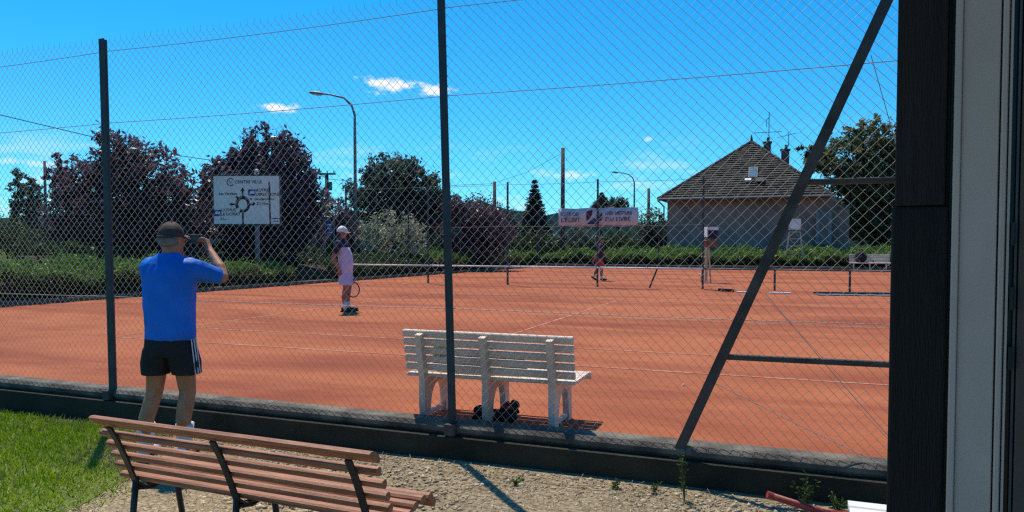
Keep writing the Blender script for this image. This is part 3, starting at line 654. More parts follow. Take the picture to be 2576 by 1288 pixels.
# weeds at the foot of the near wall
def weed(label, px, py, h, n, sp):
    p = G(px, py, -.18); t = thing('weed_plant', label, 'weed', p, 0, 'weeds along the low wall'); st = MB(); Q = []
    for i in range(n):
        a = random.uniform(0, 6.28); ln = sp * random.random(); tip = Vector((math.cos(a) * ln, math.sin(a) * ln, h * random.uniform(.5, 1)))
        st.tube([(0, 0, -.01), tip * .5 + Vector((0, 0, h * .1)), tip], [.003, .0022, .001], 4)
        for q in range(9):
            c = tip * (0.2 + .8 * q / 8); d = Vector((random.gauss(0, 1), random.gauss(0, 1), random.gauss(.3, .5))).normalized(); s = random.uniform(.010, .022)
            b = d.cross(Vector((random.random(), random.random(), random.random()))).normalized() * s * .4
            Q.append([c, c + d * s - b, c + d * 2 * s, c + d * s + b])
    st.build('stem', L_weed, t); quads('leaves', np.array([[tuple(v) for v in q] for q in Q]), L_weed, t)
weed('tall thin weed climbing the wall by the foot of the brace', 1722, 1262, .36, 4, .05)
weed('small leafy weed on the gravel right of the centre post shadow', 1300, 1218, .05, 6, .06)
weed('bushy weed beside the red pole', 2030, 1270, .17, 9, .12)
weed('brownish weed standing behind the red pole', 1975, 1248, .16, 8, .09)
weed('short weed next to the white slatted seat', 2108, 1284, .09, 7, .07)
weed('little weed left of the brace foot', 1648, 1240, .06, 5, .04)
weed('sprig of weed in the gravel below the white bench', 1545, 1230, .07, 5, .05)

# ================================================================== benches
def copy_tree(o, parent=None):
    c = o.copy(); C.objects.link(c); c.parent = parent
    for ch in [x for x in C.objects if x.parent == o]: copy_tree(ch, c)
    return c
def brown_bench():
    z0 = -.205; zt = z0 + .70
    a = G(235, 1056, zt); b = G(938, 1150, zt); ctr = (a + b) / 2; Ln = (b - a).length; ang = math.atan2((b - a).y, (b - a).x)
    t = thing('park_bench', 'terracotta-brown slatted bench with dark steel frame on the gravel', 'bench', (ctr.x, ctr.y, z0), ang)
    # profile in (y, z): y = 0 under the top of the backrest, positive towards the court
    prof = [(.0, .68), (.045, .60), (.085, .515), (.12, .43), (.15, .355), (.20, .315), (.27, .31), (.34, .325), (.41, .345), (.48, .355), (.54, .34)]
    def slat(y, z, ang_, wdt, name='slat', nn=6, lx=Ln):
        # rounded slat cross section: a flattened D with its round side up
        hw = wdt / 2; th = .027; m = MB(); pr = []
        for q in range(nn + 1):
            a_ = math.pi * q / nn; pr.append((-math.cos(a_) * hw, -.004 + math.sin(a_) * th))
        pr += [(hw * .7, -.014), (-hw * .7, -.014)]
        ca, sa = math.cos(ang_), math.sin(ang_); n = len(pr); vs = []
        jx = random.uniform(-.006, .006)
        for x in (-lx / 2 + jx, lx / 2 + jx):
            for p in pr: vs.append((x, y + p[0] * ca - p[1] * sa, z + p[0] * sa + p[1] * ca))
        m.add(vs, [(i, (i + 1) % n, n + (i + 1) % n, n + i) for i in range(n)] + [tuple(range(n))[::-1], tuple(range(n, 2 * n))])
        return m.build(name, mt['brownplastic'], t)
    # backrest slats lie on the court side of the ribs and are tilted with the back
    slat(.012, .695, R(-34), .10)
    for y, z in ((.055, .618), (.087, .553), (.117, .488), (.146, .424), (.172, .362)): slat(y, z, R(-40), .047)
    for y, z, a_ in ((.24, .338, -6), (.305, .342, 6), (.37, .358, 10), (.435, .37, 6), (.50, .362, -20), (.545, .325, -60)): slat(y, z, R(a_), .058)
    for x in (-Ln / 2 + .13, -.035, Ln / 2 - .12):
        m = MB(); pts = [Vector((x, p[0] - .012, p[1] - .004)) for p in prof]
        for p, q in zip(pts[:-1], pts[1:]): m.bar(p, q + (q - p) * .12, .036, .012, up=(0, -(q - p).z, (q - p).y))
        m.build('rib', mt['benchframe'], t)
        MB().tube([(x, .145, .37), (x, .10, 0)], .017, 10).build('rear_leg', mt['benchframe'], t, True)
        MB().tube([(x, .40, .335), (x, .46, 0)], .017, 10).build('front_leg', mt['benchframe'], t, True)
        MB().tube([(x, .135, .315), (x, .25, .285), (x, .42, .32)], .012, 8).build('strut', mt['benchframe'], t, True)
    return t
brown_bench()

def white_bench(name, label, loc, ang, Ln, ribs, hs=.36, hb=.735, group=None):
    t = thing(name, label, 'bench', loc, ang, group)
    k = hs / .36; kb = (hb - hs) / .375
    outline = [(0, 0), (.075, 0), (.082, .12), (.10, .20), (.14, .26), (.20, .285), (.255, .265), (.285, .20), (.30, .10), (.305, 0), (.375, 0), (.372, .12), (.36, .24), (.365, .315), (.42, .335), (.42, .36 - .006)]
    outline = [(y * 1.28, z * k) for y, z in outline] + [(.06, hs - .006), (.035, hs + .10 * kb), (-.035, hs + .345 * kb), (-.085, hs + .335 * kb), (-.04, hs + .1 * kb), (-.01, hs - .04), (-.012, .15)]
    for x in ribs:
        m = MB(); m.prism(outline, .05, Matrix.Translation((x, 0, 0)) @ Matrix.Rotation(R(90), 4, 'Z')); m.build('side_frame', mt['whiteplastic'], t)
        MB().bar((x, .06, .045), (x, .41, .045), .03, .04, bev=.006).build('stretcher', mt['whiteplastic'], t)
    for i in range(5):
        f_ = (i + .5) / 5; y = .045 - .075 * f_ + .018; z = hs + .03 + (hb - hs - .03) * f_
        MB().bar((-Ln / 2, y, z), (Ln / 2, y, z), .036, (hb - hs) / 5 - .020, up=(0, -.2, 1), bev=.007).build('back_slat', mt['whiteplastic'], t)
    for i in range(5):
        y = .085 + .098 * i
        MB().bar((-Ln / 2, y, hs + .008 - .012 * (i == 0)), (Ln / 2, y, hs + .008), .088, .026, bev=.007).build('seat_slat', mt['whiteplastic'], t)
    MB().bar((-Ln / 2, .553, hs - .015), (Ln / 2, .553, hs - .015), .02, .06, bev=.006).build('front_slat', mt['whiteplastic'], t)
    return t
a = G(1063, 1057); b = G(1388, 1087); dirv = (b - a).normalized(); ang = math.atan2(dirv.y, dirv.x)
mid = (a + b) / 2
x_l = (a - mid).dot(dirv); x_r = (b - mid).dot(dirv); x_m = (G(1222, 1071) - mid).dot(dirv)
wb = white_bench('court_bench', 'white plastic slatted bench standing just inside the near fence', mid, ang, (x_r - x_l) + .33, (x_l, x_m, x_r))
def onb(x, y, z): return mid + dirv * x + Vector((-dirv.y, dirv.x, 0)) * y + Vector((0, 0, z))
# things on and under the bench
def racket_bag():
    t = thing('sports_bag', 'dark sports bag with yellow trim lying on the white bench', 'bag', onb(-.16, .27, .382), ang)
    m = MB(); m.box((0, 0, .08), (.80, .22, .16), taper=.86); bm = m.build('body', mt['black'], t)
    sm = bm.modifiers.new('bev', 'BEVEL'); sm.width = .03; sm.segments = 2
    MB().tube([(-.22, -.06, .16), (-.15, -.08, .215), (.1, -.08, .215), (.16, -.06, .16)], .012, 6).build('handle', mt['black'], t)
    MB().box((-.20, -.119, .10), (.10, .008, .05)).build('pocket', mt['yellowbag'], t)
    MB().box((.16, -.119, .06), (.16, .006, .03)).build('strip', mt['whitecloth'], t)
racket_bag()
def towel():
    t = thing('towel', 'pale yellow towel hung over the backrest of the white bench', 'towel', onb(-.42, .10, .40), ang)
    MB().box((0, -.03, .21), (.14, .014, .18)).build('cloth', mt['yellowbag'], t)
towel()
def slumped_bag(loc, a, label):
    t = thing('kit_bag', label, 'bag', loc, a); m = MB()
    for c, r in (((-.09, 0, .03), (.09, .07, .035)), ((.03, 0, .06), (.075, .08, .065)), ((.075, .01, .10), (.045, .06, .07)), ((.05, -.05, .04), (.08, .05, .04)), ((.02, .03, .11), (.03, .03, .04))): m.ell(c, r)
    m.v = [(x + .012 * math.sin(z * 90 + y * 60), y + .01 * math.sin(x * 80), z + .008 * math.sin(x * 70 + y * 50)) for x, y, z in m.v]
    m.build('body', mt['black'], t, True)
    MB().tube([(-.02, -.06, .09), (.03, -.09, .15), (.09, -.07, .12)], .008, 6).build('strap', mt['redcloth'], t)
def backpack(loc, a, s, label):
    t = thing('backpack', label, 'bag', loc, a)
    m = MB(); m.ell((0, 0, .15 * s), (.17 * s, .11 * s, .19 * s)); m.ell((.02 * s, -.07 * s, .11 * s), (.12 * s, .07 * s, .10 * s)); m.build('body', mt['black'], t, True)
    m = MB(); m.tube([(-.05 * s, 0, .32 * s), (-.03 * s, 0, .38 * s), (.03 * s, 0, .38 * s), (.05 * s, 0, .32 * s)], .012 * s, 6); m.build('handle', mt['black'], t)
    return t
slumped_bag(onb(.08, .2, 0), ang, 'black bag slumped on the clay under the white bench')
def shoe(loc, a, label):
    t = thing('sports_shoe', label, 'shoe', loc, a)
    m = MB(); m.box((0, 0, .012), (.27, .09, .024)); m.build('sole', mt['rubber'], t)
    m = MB(); m.ell((.05, 0, .045), (.09, .042, .035)); m.ell((-.06, 0, .06), (.075, .04, .05)); m.build('upper', mt['black'], t, True)
shoe(onb(-.06, .24, 0), ang + .2, 'black shoe lying under the white bench beside the bag')
# bench on the far court with a dark bag
p = G(2186, 681); wb2 = white_bench('far_bench', 'small white bench with a dark bag on it beyond the second court', (p.x, p.y, 0), TH, 1.9, (-.75, 0, .75), .42, .85)
wb2.rotation_euler = (0, 0, TH + math.pi)
q = p - V * .28 - U * .42
backpack((q.x, q.y, .445), TH, 1.75, 'black rucksack standing on the far white bench')
# white slatted seat in the corner of the picture
def corner_seat():
    c = G(2132, 1256, .24); t = thing('slatted_seat', 'white slatted plastic table top at the foot of the dark timber post', 'table', (c.x, c.y, yard_z(0, 0)), TH)
    h = .24 - yard_z(0, 0)
    for i in range(6): MB().bar((.0, -.05 - .095 * i, h - .012), (.62, -.05 - .095 * i, h - .012), .082, .024, bev=.006).build('slat', mt['white'], t)
    for x, y in ((.05, -.06), (.57, -.06), (.05, -.52), (.57, -.52)): MB().bar((x, y, 0), (x, y, h - .026), .045, .045, up=(1, 0, 0), bev=.006).build('leg', mt['white'], t)
    for y in (-.06, -.52): MB().bar((.08, y, h - .05), (.54, y, h - .05), .03, .045).build('rail', mt['white'], t)
corner_seat()
def red_pole():
    a = G(1935, 1246, -.06); b = G(2078, 1291, -.155); d = (b - a); e = b + d * .9
    e.z = -.17; t = thing('red_pole', 'scuffed red metal pole lying at the foot of the low wall', 'pole', (a.x, a.y, -.18)); o = Vector((a.x, a.y, -.18))
    MB().tube([a - o, b - o, e - o], .021, 12, cap=True).build('tube', mt['redpipe'], t, True)
    dn = d.normalized(); MB().tube([a - o - dn * .012, a - o + dn * .02], .0235, 12).build('end_cap', mt['redpipe'], t)
red_pole()

# ================================================================== house
def house():
    E1 = at(1655, 503, 46.0); vE = UV(E1)[1]; uE = UV(E1)[0]; ze = 4.16; WX = 10.05; DP = 17.0; ap_v = 5.0; zr = 8.12
    t = thing('house', 'grey-pink rendered house with a hipped tiled roof behind the courts', 'house', W(uE, vE, -.3), TH)
    z = lambda q: q + .3
    MB().box((WX / 2 + .35, DP / 2 + .45, z(1.9)), (WX - .2, DP - .9, 4.55)).build('wall', mt['stucco'], t)
    MB().box((WX + .55, 2.6, z(1.55)), (.8, 3.0, 3.9)).build('side_wing', mt['stucco'], t); MB().box((WX + .55, 2.6, z(3.56)), (1.0, 3.3, .14)).build('wing_roof', mt['zinc'], t)
    # roof deck
    apx = WX / 2 + .25; A = (apx, ap_v, z(zr)); B = (apx, DP - ap_v, z(zr)); c = [(0, 0, z(ze)), (WX, 0, z(ze)), (WX, DP, z(ze)), (0, DP, z(ze))]
    m = MB(); m.add([*c, A, B], [(0, 1, 4), (1, 2, 5, 4), (2, 3, 5), (3, 0, 4, 5), (3, 2, 1, 0)]); roof = m.build('roof', mt['brick'], t)
    # tiles, laid course by course on the face turned to the courts and the left slope
    def lay(p0, p1, a0, a1, course, tw):
        p0, p1, a0, a1 = map(Vector, (p0, p1, a0, a1)); nrm = (p1 - p0).cross(a0 - p0).normalized()
        if nrm.z < 0: nrm = -nrm
        along = (p1 - p0).normalized(); ups = (a0 - p0) - along * (a0 - p0).dot(along); hgt = ups.length; ups = ups.normalized(); n = int(hgt / course); vs = []; fs = []
        for i in range(n):
            f0 = i / n; l = p0.lerp(a0, f0); r = p1.lerp(a1, f0); ln = (r - l).length; k = max(1, int(ln / tw)); off = (i % 2) * tw / 2
            for j in range(k):
                x0 = j * tw + off; x1 = min(x0 + tw * .96, ln)
                if x1 - x0 < tw * .2: continue
                jit = random.uniform(0, .012)
                q0 = l + along * x0; q1 = l + along * x1; o = len(vs)
                lo_, hi_ = .075 + jit, .012
                vs += [q0 + nrm * lo_ - ups * .03, q1 + nrm * lo_ - ups * .03, q1 + ups * course + nrm * hi_, q0 + ups * course + nrm * hi_, q0 - ups * .03, q1 - ups * .03]
                fs += [(o, o + 1, o + 2, o + 3), (o + 4, o + 5, o + 1, o)]
        m = MB(); m.v = [tuple(v) for v in vs]; m.f = fs; me = m.mesh('roof_tiles'); link('roof_tiles', me, mt['tile'], roof, 'stuff')
    lay(c[0], c[1], A, A, .24, .27); lay(c[3], c[0], B, A, .24, .27)
    for a_, b_ in ((c[0], A), (c[1], A), (A, B)):
        a_ = Vector(a_); b_ = Vector(b_); n = int((b_ - a_).length / .4)
        for i in range(n): MB().tube([a_.lerp(b_, i / n) + Vector((0, 0, .05)), a_.lerp(b_, (i + 1.08) / n) + Vector((0, 0, .035))], [.10, .085], 8).build('ridge_tile', mt['tile'], roof)
    MB().tube([(-.02, -.08, z(ze - .02)), (WX + .02, -.08, z(ze - .02))], .075, 8).build('gutter', mt['zinc'], t)
    MB().tube([(.02, -.06, z(ze - .08)), (.32, .38, z(ze - .45)), (.32, .38, z(.0))], .045, 8).build('downpipe', mt['zinc'], t)
    MB().tube([Vector(A) + Vector((0, 0, 0)), Vector(A) + Vector((0, 0, .25)), Vector(A) + Vector((0, 0, .5))], [.1, .07, .02], 8).build('finial', mt['tile'], roof, True)
    # chimneys and aerials on the right-hand slope
    def chim(u, v, z0, z1, wd):
        ch = MB().box((u, v, z((z0 + z1) / 2)), (wd, .55, z1 - z0)).build('chimney', mt['brick'], roof)
        MB().box((u, v, z(z1 + .04)), (wd + .14, .7, .08)).build('chimney_cap', mt['zinc'], roof)
        MB().tube([(u + .05, v, z(z1 + .08)), (u + .05, v, z(z1 + .38))], .1, 8).build('chimney_pot', mt['zinc'], roof)
    chim(apx + .95, ap_v + 1.2, 6.6, 8.15, .46); chim(apx + 2.1, ap_v + .4, 5.6, 7.5, .5)
    m = MB(); bx = apx + 1.05; bz = 8.3; vv = ap_v + 1.0
    m.tube([(bx, vv, z(bz)), (bx, vv, z(bz + 1.9))], .025, 6)
    for k in range(7): m.tube([(bx - .9 + k * .25, vv - .25 + .02 * k, z(bz + .55)), (bx - .9 + k * .25, vv + .25, z(bz + .55))], .012, 4)
    m.tube([(bx - 1.0, vv, z(bz + .55)), (bx + .8, vv, z(bz + .55))], .018, 5)
    m.tube([(bx - .15, vv, z(bz + .9)), (bx - .15, vv, z(bz + 1.4)), (bx, vv, z(bz + 1.5))], .02, 5); m.build('aerial', mt['cable'], roof)
    m = MB(); bx = apx + 2.3; bz = 7.75; m.tube([(bx, vv - .8, z(bz)), (bx, vv - .8, z(bz + .9))], .022, 6); m.tube([(bx - .7, vv - .8, z(bz + .6)), (bx + .5, vv - .8, z(bz + .85))], .015, 5)
    for k in range(6): m.tube([(bx - .65 + .2 * k, vv - 1.0, z(bz + .6 + .04 * k)), (bx - .65 + .2 * k, vv - .6, z(bz + .6 + .04 * k))], .01, 4)
    m.build('aerial', mt['cable'], roof)
    # roof window and flue on the front face
    fc = Vector((apx, ap_v, zr - ze)); sl = (ap_v ** 2 + (zr - ze) ** 2) ** .5; upv = Vector((0, ap_v / sl, (zr - ze) / sl)); nv = Vector((0, -(zr - ze) / sl, ap_v / sl))
    def onroof(x, s): return Vector((x, 0, z(ze))) + upv * s + nv * .08
    def slab(x, s, wd, ht, th, name, mat):
        m = MB(); M3 = Matrix((( 1, 0, 0), (0, upv.y, nv.y), (0, upv.z, nv.z))); p_ = onroof(x, s); m.box(p_, (wd, ht, th), M3); return m.build(name, mat, roof)
    slab(apx + .28, 2.55, .55, 1.15, .14, 'skylight_frame', mt['zinc']); slab(apx + .28, 2.55, .42, 1.0, .17, 'skylight_pane', mt['glassblue'])
    slab(apx + .02, 1.72, .38, .2, .2, 'flashing', mt['white']); slab(apx + .72, 1.62, .5, .42, .25, 'roof_vent', mt['device'])
    # shuttered opening near the right-hand corner of the wall
    wv = .43
    for x in (WX - .78, WX - .12):
        sh = MB().box((x, wv - .02, z(2.3)), (.2, .06, 1.9)).build('shutter', mt['shutter'], t)
        for q in range(3): MB().box((x, wv - .06, z(1.65 + .65 * q)), (.18, .03, .06)).build('batten', mt['shutter'], sh)
    MB().box((WX - .45, wv - .0, z(2.3)), (.44, .05, 1.9)).build('window', mt['stucco2'], t)
    MB().box((WX - .45, wv - .05, z(1.3)), (1.0, .12, .08)).build('window_sill', mt['concrete'], t)
    MB().tube([(WX + .12, .38, z(ze - .25)), (WX + .12, .38, z(.1))], .045, 8).build('downpipe', mt['zinc'], t)
house()

# ================================================================== signs
def text(body, size, mat, parent, loc, rot, name='lettering', align='LEFT', squash=1.0):
    cu = bpy.data.curves.new('t', 'FONT'); cu.body = body; cu.size = size; cu.align_x = align; cu.align_y = 'CENTER'; cu.extrude = .002; cu.offset = size * .018; cu.resolution_u = 2
    o = bpy.data.objects.new('t', cu); C.objects.link(o); bpy.context.view_layer.update()
    me = bpy.data.meshes.new_from_object(o.evaluated_get(bpy.context.evaluated_depsgraph_get())); bpy.data.objects.remove(o); bpy.data.curves.remove(cu)
    me.materials.clear(); q = link(name, me, mat, parent); q.location = loc; q.rotation_euler = rot; q.scale = (squash, 1, 1); return q
RX = (R(90), 0, 0)
def road_sign():
    Yd = 26.0; s = Yd / F; p = at(620, 503, Yd); base = foot(645, Yd)
    t = thing('road_sign', 'large white roundabout direction sign on a grey post behind the left end of the court', 'sign', (p.x, p.y, -.2), R(-3))
    Wd = 172 * s; Ht = 122 * s; cz = p.z + .2; k = s
    MB().box((0, .03, cz), (Wd, .03, Ht)).build('board', mt['signback'], t)
    MB().box((0, .012, cz), (Wd - .03, .012, Ht - .03)).build('face', mt['sign'], t)
    m = MB()
    for sx_ in (-1, 1): m.box((sx_ * Wd / 2, .03, cz), (.045, .07, Ht + .04))
    for sz in (-1, 1): m.box((0, .03, cz + sz * (Ht / 2 + .02)), (Wd + .045, .07, .045))
    m.build('rim', mt['signback'], t)
    MB().tube([(24 * s, .10, -.1), (24 * s, .10, cz + Ht / 2 + .12)], .085, 12).build('post', mt['lamp'], t, True)
    MB().ell((24 * s, .10, cz + Ht / 2 + .17), (.07, .07, .07)).build('post_cap', mt['white'], t, True)
    Yf = 0.002
    def P(zx, zy): return ((zx - 712) * (172 / 1268) * s, Yf, cz - (zy - 645) * (122 / 890) * s)      # zoomed-picture units of the sign
    # roundabout symbol: open ring with arms
    m = MB(); cx, cz0 = P(640, 725)[0], P(640, 725)[2]; r0, r1 = .165, .265; n = 30; a0, a1 = R(-118), R(212)
    vs = []; fs = []
    for i in range(n + 1):
        a_ = a0 + (a1 - a0) * i / n
        for r_ in (r0, r1):
            for y_ in (Yf + .006, Yf - .004): vs.append((cx + math.cos(a_) * r_, y_, cz0 + math.sin(a_) * r_ * 1.12))
    for i in range(n):
        b_ = i * 4; fs += [(b_ + 1, b_ + 3, b_ + 7, b_ + 5), (b_, b_ + 4, b_ + 6, b_ + 2), (b_ + 1, b_ + 5, b_ + 4, b_), (b_ + 2, b_ + 6, b_ + 7, b_ + 3)]
    m.add(vs, fs)
    def seg(a_, b_, wd): a_ = Vector(P(*a_)); b_ = Vector(P(*b_)); m.bar(a_, b_, wd, .010, up=(0, 1, 0))
    def arrow(tip, l, r): m.add([(*P(*tip)[:1], Yf - .004, P(*tip)[2]), (P(*l)[0], Yf - .004, P(*l)[2]), (P(*r)[0], Yf - .004, P(*r)[2])], [(0, 1, 2)])
    seg((640, 860), (640, 1085), .06); seg((640, 600), (640, 470), .06); seg((545, 725), (440, 725), .06); seg((735, 725), (840, 725), .06); seg((560, 625), (515, 580), .06)
    arrow((640, 415), (600, 480), (680, 480)); arrow((385, 725), (440, 690), (440, 765)); arrow((885, 715), (835, 675), (835, 760))
    m.build('roundabout_symbol', mt['signblack'], t)
    m = MB(); seg((1143, 320), (1160, 1085), .045) if False else m.bar(Vector(P(1143, 320)), Vector(P(1155, 1085)), .05, .010, up=(0, 1, 0)); m.bar(Vector(P(1165, 985)), Vector(P(1340, 985)), .03, .010, up=(0, 1, 0)); m.build('bar', mt['signblack'], t)
    for bx, by in ((815, 510), (158, 880)):
        f_ = MB().box(P(bx, by), (.26, .008, .22)).build('panel', mt['signblue'], t); q = P(bx, by); MB().box((q[0] + .02, q[1] - .006, q[2]), (.17, .006, .09)).build('symbol', mt['sign'], f_)
    ring = []; q = P(415, 318); m = MB(); m.tube([(q[0] + .13 * math.cos(R(40 + 280 * i / 16)), Yf, q[2] + .13 * math.sin(R(40 + 280 * i / 16))) for i in range(17)], .016, 5); m.tube([(q[0] - .05, Yf, q[2] + .05), (q[0] + .01, Yf, q[2] - .05), (q[0] + .08, Yf, q[2] + .06)], .014, 5); m.build('emblem', mt['signblack'], t)
    for body, zx, zy, size in (('CENTRE VILLE', 490, 318, .155), ('Les Verrines', 190, 530, .13), ('AUTRES', 890, 470, .15), ('DIRECTIONS', 890, 545, .15), ('Gendarmerie', 860, 630, .13), ('Z.I. Nord', 900, 715, .13), ('LATHUS', 225, 830, .15), ('LE DORAT', 225, 905, .15), ('Z.I.L.', 215, 990, .11), ('ISIGN', 1195, 1035, .09)):
        if body == 'ISIGN': continue
        text(body, size, mt['signblack'], t, P(zx, zy), RX)
    m = MB()
    q = P(1262, 1035)
    for k_ in range(5): m.box((q[0] - .07 + .035 * k_, Yf, q[2]), (.02, .008, .05))
    m.build('maker_plate', mt['signblack'], t)
    q = P(797, 628); MB().box(q, (.06, .008, .07)).build('dot', mt['signred'], t)
road_sign()
def banner():
    p = at(1512, 547, W(-6, VD).y + .06); t = thing('banner', 'white cloth banner with dark lettering tied behind a post of the dividing fence', 'banner', W(-6.02, VD + .06, 0), TH)
    s = W(-6, VD).y / F; Wd = 2.66; Ht = .60; cz = 2.27
    m = MB(); n = 24
    for i in range(n + 1):
        x = -Wd / 2 + Wd * i / n; sag = .02 * math.sin(i * .9) ; dz = -.0 * abs(x)
        for zz in (-Ht / 2, 0, Ht / 2):
            m.v.append((x, .012 * math.sin(x * 5) + .012 * math.cos(zz * 7), cz + zz + (sag * .5 if zz else 0)))
    for i in range(n):
        for j in range(2): b_ = i * 3 + j; m.f.append((b_, b_ + 3, b_ + 4, b_ + 1))
    o = m.build('cloth', mt['banner'], t, True); md = o.modifiers.new('th', 'SOLIDIFY'); md.thickness = .006
    yf = -.034
    m = MB(); m.add([(-.38, yf, cz + .20), (-.16, yf, cz + .24), (-.20, yf, cz + .02), (-.36, yf, cz - .16)], [(0, 1, 2, 3)]); m.build('emblem', mt['bannermaroon'], t)
    m = MB(); m.add([(-.36, yf, cz - .22), (-.10, yf, cz - .02), (.02, yf, cz - .20), (-.02, yf, cz - .24)], [(0, 1, 2, 3)]); m.add([(-.02, yf, cz - .06), (.16, yf, cz + .16), (.16, yf, cz - .08), (.05, yf, cz - .14)], [(0, 1, 2, 3)]); m.build('emblem', mt['bannernavy'], t)
    for body, x, z, sz in (('CITÉ DE', -1.24, .10, .17), ("L'ÉCRIT", -1.24, -.09, .20), ('DES MÉTIERS', .26, .12, .155), ('DU LIVRE', .26, -.08, .20)):
        text(body, sz, mt['bannertext'], t, (x, yf, cz + z), RX, squash=1.0)
    for sx_ in (-1, 1):
        for sz in (-1, 1): MB().tube([(sx_ * Wd / 2, 0, cz + sz * Ht / 2), (sx_ * (Wd / 2 + .25), 0, cz + sz * (Ht / 2 + .02))], .004, 4).build('tie', mt['cable'], t)
banner()
def small_signs():
    p = at(778, 481, 33); t = thing('small_sign', 'small faded pinkish panel on a thin pole above the car', 'sign', (p.x, p.y, -.2)); s = 33 / F
    MB().box((0, 0, p.z + .2), (24 * s, .03, 20 * s)).build('panel', mt['pinksign'], t); MB().tube([(.1, .05, 0), (.1, .05, p.z + .2)], .03, 8).build('pole', mt['lamp'], t)
    p = at(829, 575, 30.5); t = thing('blue_sign', 'small blue panel sign behind the shoulder of the player with the racket', 'sign', (p.x, p.y, -.2)); s = 30.5 / F
    MB().box((0, 0, p.z + .2), (20 * s, .03, 38 * s)).build('panel', mt['signblue'], t)
    for q in range(3): MB().box((0, -.02, p.z + .2 + (q - 1) * 10 * s), (10 * s, .01, 3 * s)).build('stripe', mt['sign'], t)
    for sx_ in (-1, 1): MB().tube([(sx_ * 11 * s, .0, 0), (sx_ * 11 * s, .0, p.z + .2 + 22 * s)], .03, 8).build('post', mt['lamp'], t)
small_signs()

# ================================================================== poles, lamps, cable, car
def street_lamp(px, ytop, Yd, arm, label, r=.075):
    p = at(px, ytop, Yd); t = thing('street_lamp', label, 'street lamp', (p.x, p.y, -.3), 0, 'street lamps by the road'); H = p.z + .3; s = arm
    pts = [Vector((0, 0, 0)), Vector((0, 0, H * .72)), Vector((0, 0, H * .885)), Vector((-.10 * s, 0, H * .94)), Vector((-.34 * s, 0, H * .978)), Vector((-.75 * s, 0, H * .995)), Vector((-s, 0, H))]
    MB().tube(pts, [r * 1.2, r, r * .8, r * .7, r * .62, r * .55, r * .5], 10).build('pole', mt['lamp'], t, True)
    M3 = Matrix.Rotation(R(7), 3, 'Y')
    MB().ell((-s - .30, 0, H + .03), (.40, .13, .085), M3).build('lamp_head', mt['lamp'], t, True)
    MB().ell((-s - .30, 0, H - .02), (.30, .10, .06), M3).build('lamp_glass', mt['white'], t, True)
street_lamp(892, 236, 36, 1.55, 'tall curved street lamp left of the centre steel post')
street_lamp(1596, 434, 75, 1.7, 'small distant curved street lamp above the banner', .085)
def pole(px, ytop, Yd, r, label, cross=False):
    p = at(px, ytop, Yd); t = thing('utility_pole', label, 'pole', (p.x, p.y, -.3), 0, 'utility poles beyond the courts'); H = p.z + .3
    MB().tube([(0, 0, 0), (0, 0, H)], [r * 1.25, r], 10).build('pole', mt['poleWood'], t, True)
    if cross:
        MB().bar((-.55, -.1, H - .02), (.55, -.1, H - .02), .1, .1).build('crossarm', mt['poleWood'], t)
        for x in (-.45, .05, .45): MB().tube([(x, -.1, H + .03), (x, -.1, H + .16)], .035, 6).build('insulator', mt['carglass'], t)
        MB().box((.22, -.14, H - .75), (.22, .2, .5)).build('junction_box', mt['zinc'], t)
pole(822, 437, 44, .11, 'thin utility pole with a crossarm left of the street lamp', True)
pole(112, 405, 60, .10, 'utility pole left of the purple tree at the left')
pole(1416, 372, 46, .12, 'tall thick wooden pole above the white banner')
pole(1244, 457, 50, .11, 'short wooden pole right of the centre steel post')
pole(1632, 474, 62, .12, 'short distant pole between the lamp and the house')
def cable():
    a = at(-420, 175, 22); b = at(0, 289, 27); c = at(400, 384, 35); d = at(822, 446, 44)
    pts = []
    ctrl = [a, b, c, d]
    for i in range(3):
        for q in range(8): pts.append(ctrl[i].lerp(ctrl[i + 1], q / 8))
    pts.append(d)
    t = tag(MB().tube([p - a for p in pts], .018, 5).build('power_cable', mt['cable']), 'black overhead cable sloping down from the left to the utility pole', 'cable'); t.location = a
    a = at(822, 450, 44); b = at(1244, 462, 50); t = tag(MB().tube([Vector((0, 0, 0)), (b - a) * .5 - Vector((0, 0, .35)), b - a], .014, 5).build('overhead_wire', mt['cable']), 'thin overhead wire between the two wooden poles', 'cable'); t.location = a
    a = at(1244, 460, 50); b = at(1416, 384, 46); t = tag(MB().tube([Vector((0, 0, 0)), (b - a) * .5 - Vector((0, 0, .25)), b - a], .010, 5).build('overhead_wire', mt['cable']), 'thin overhead wire rising to the tall wooden pole', 'cable'); t.location = a
cable()
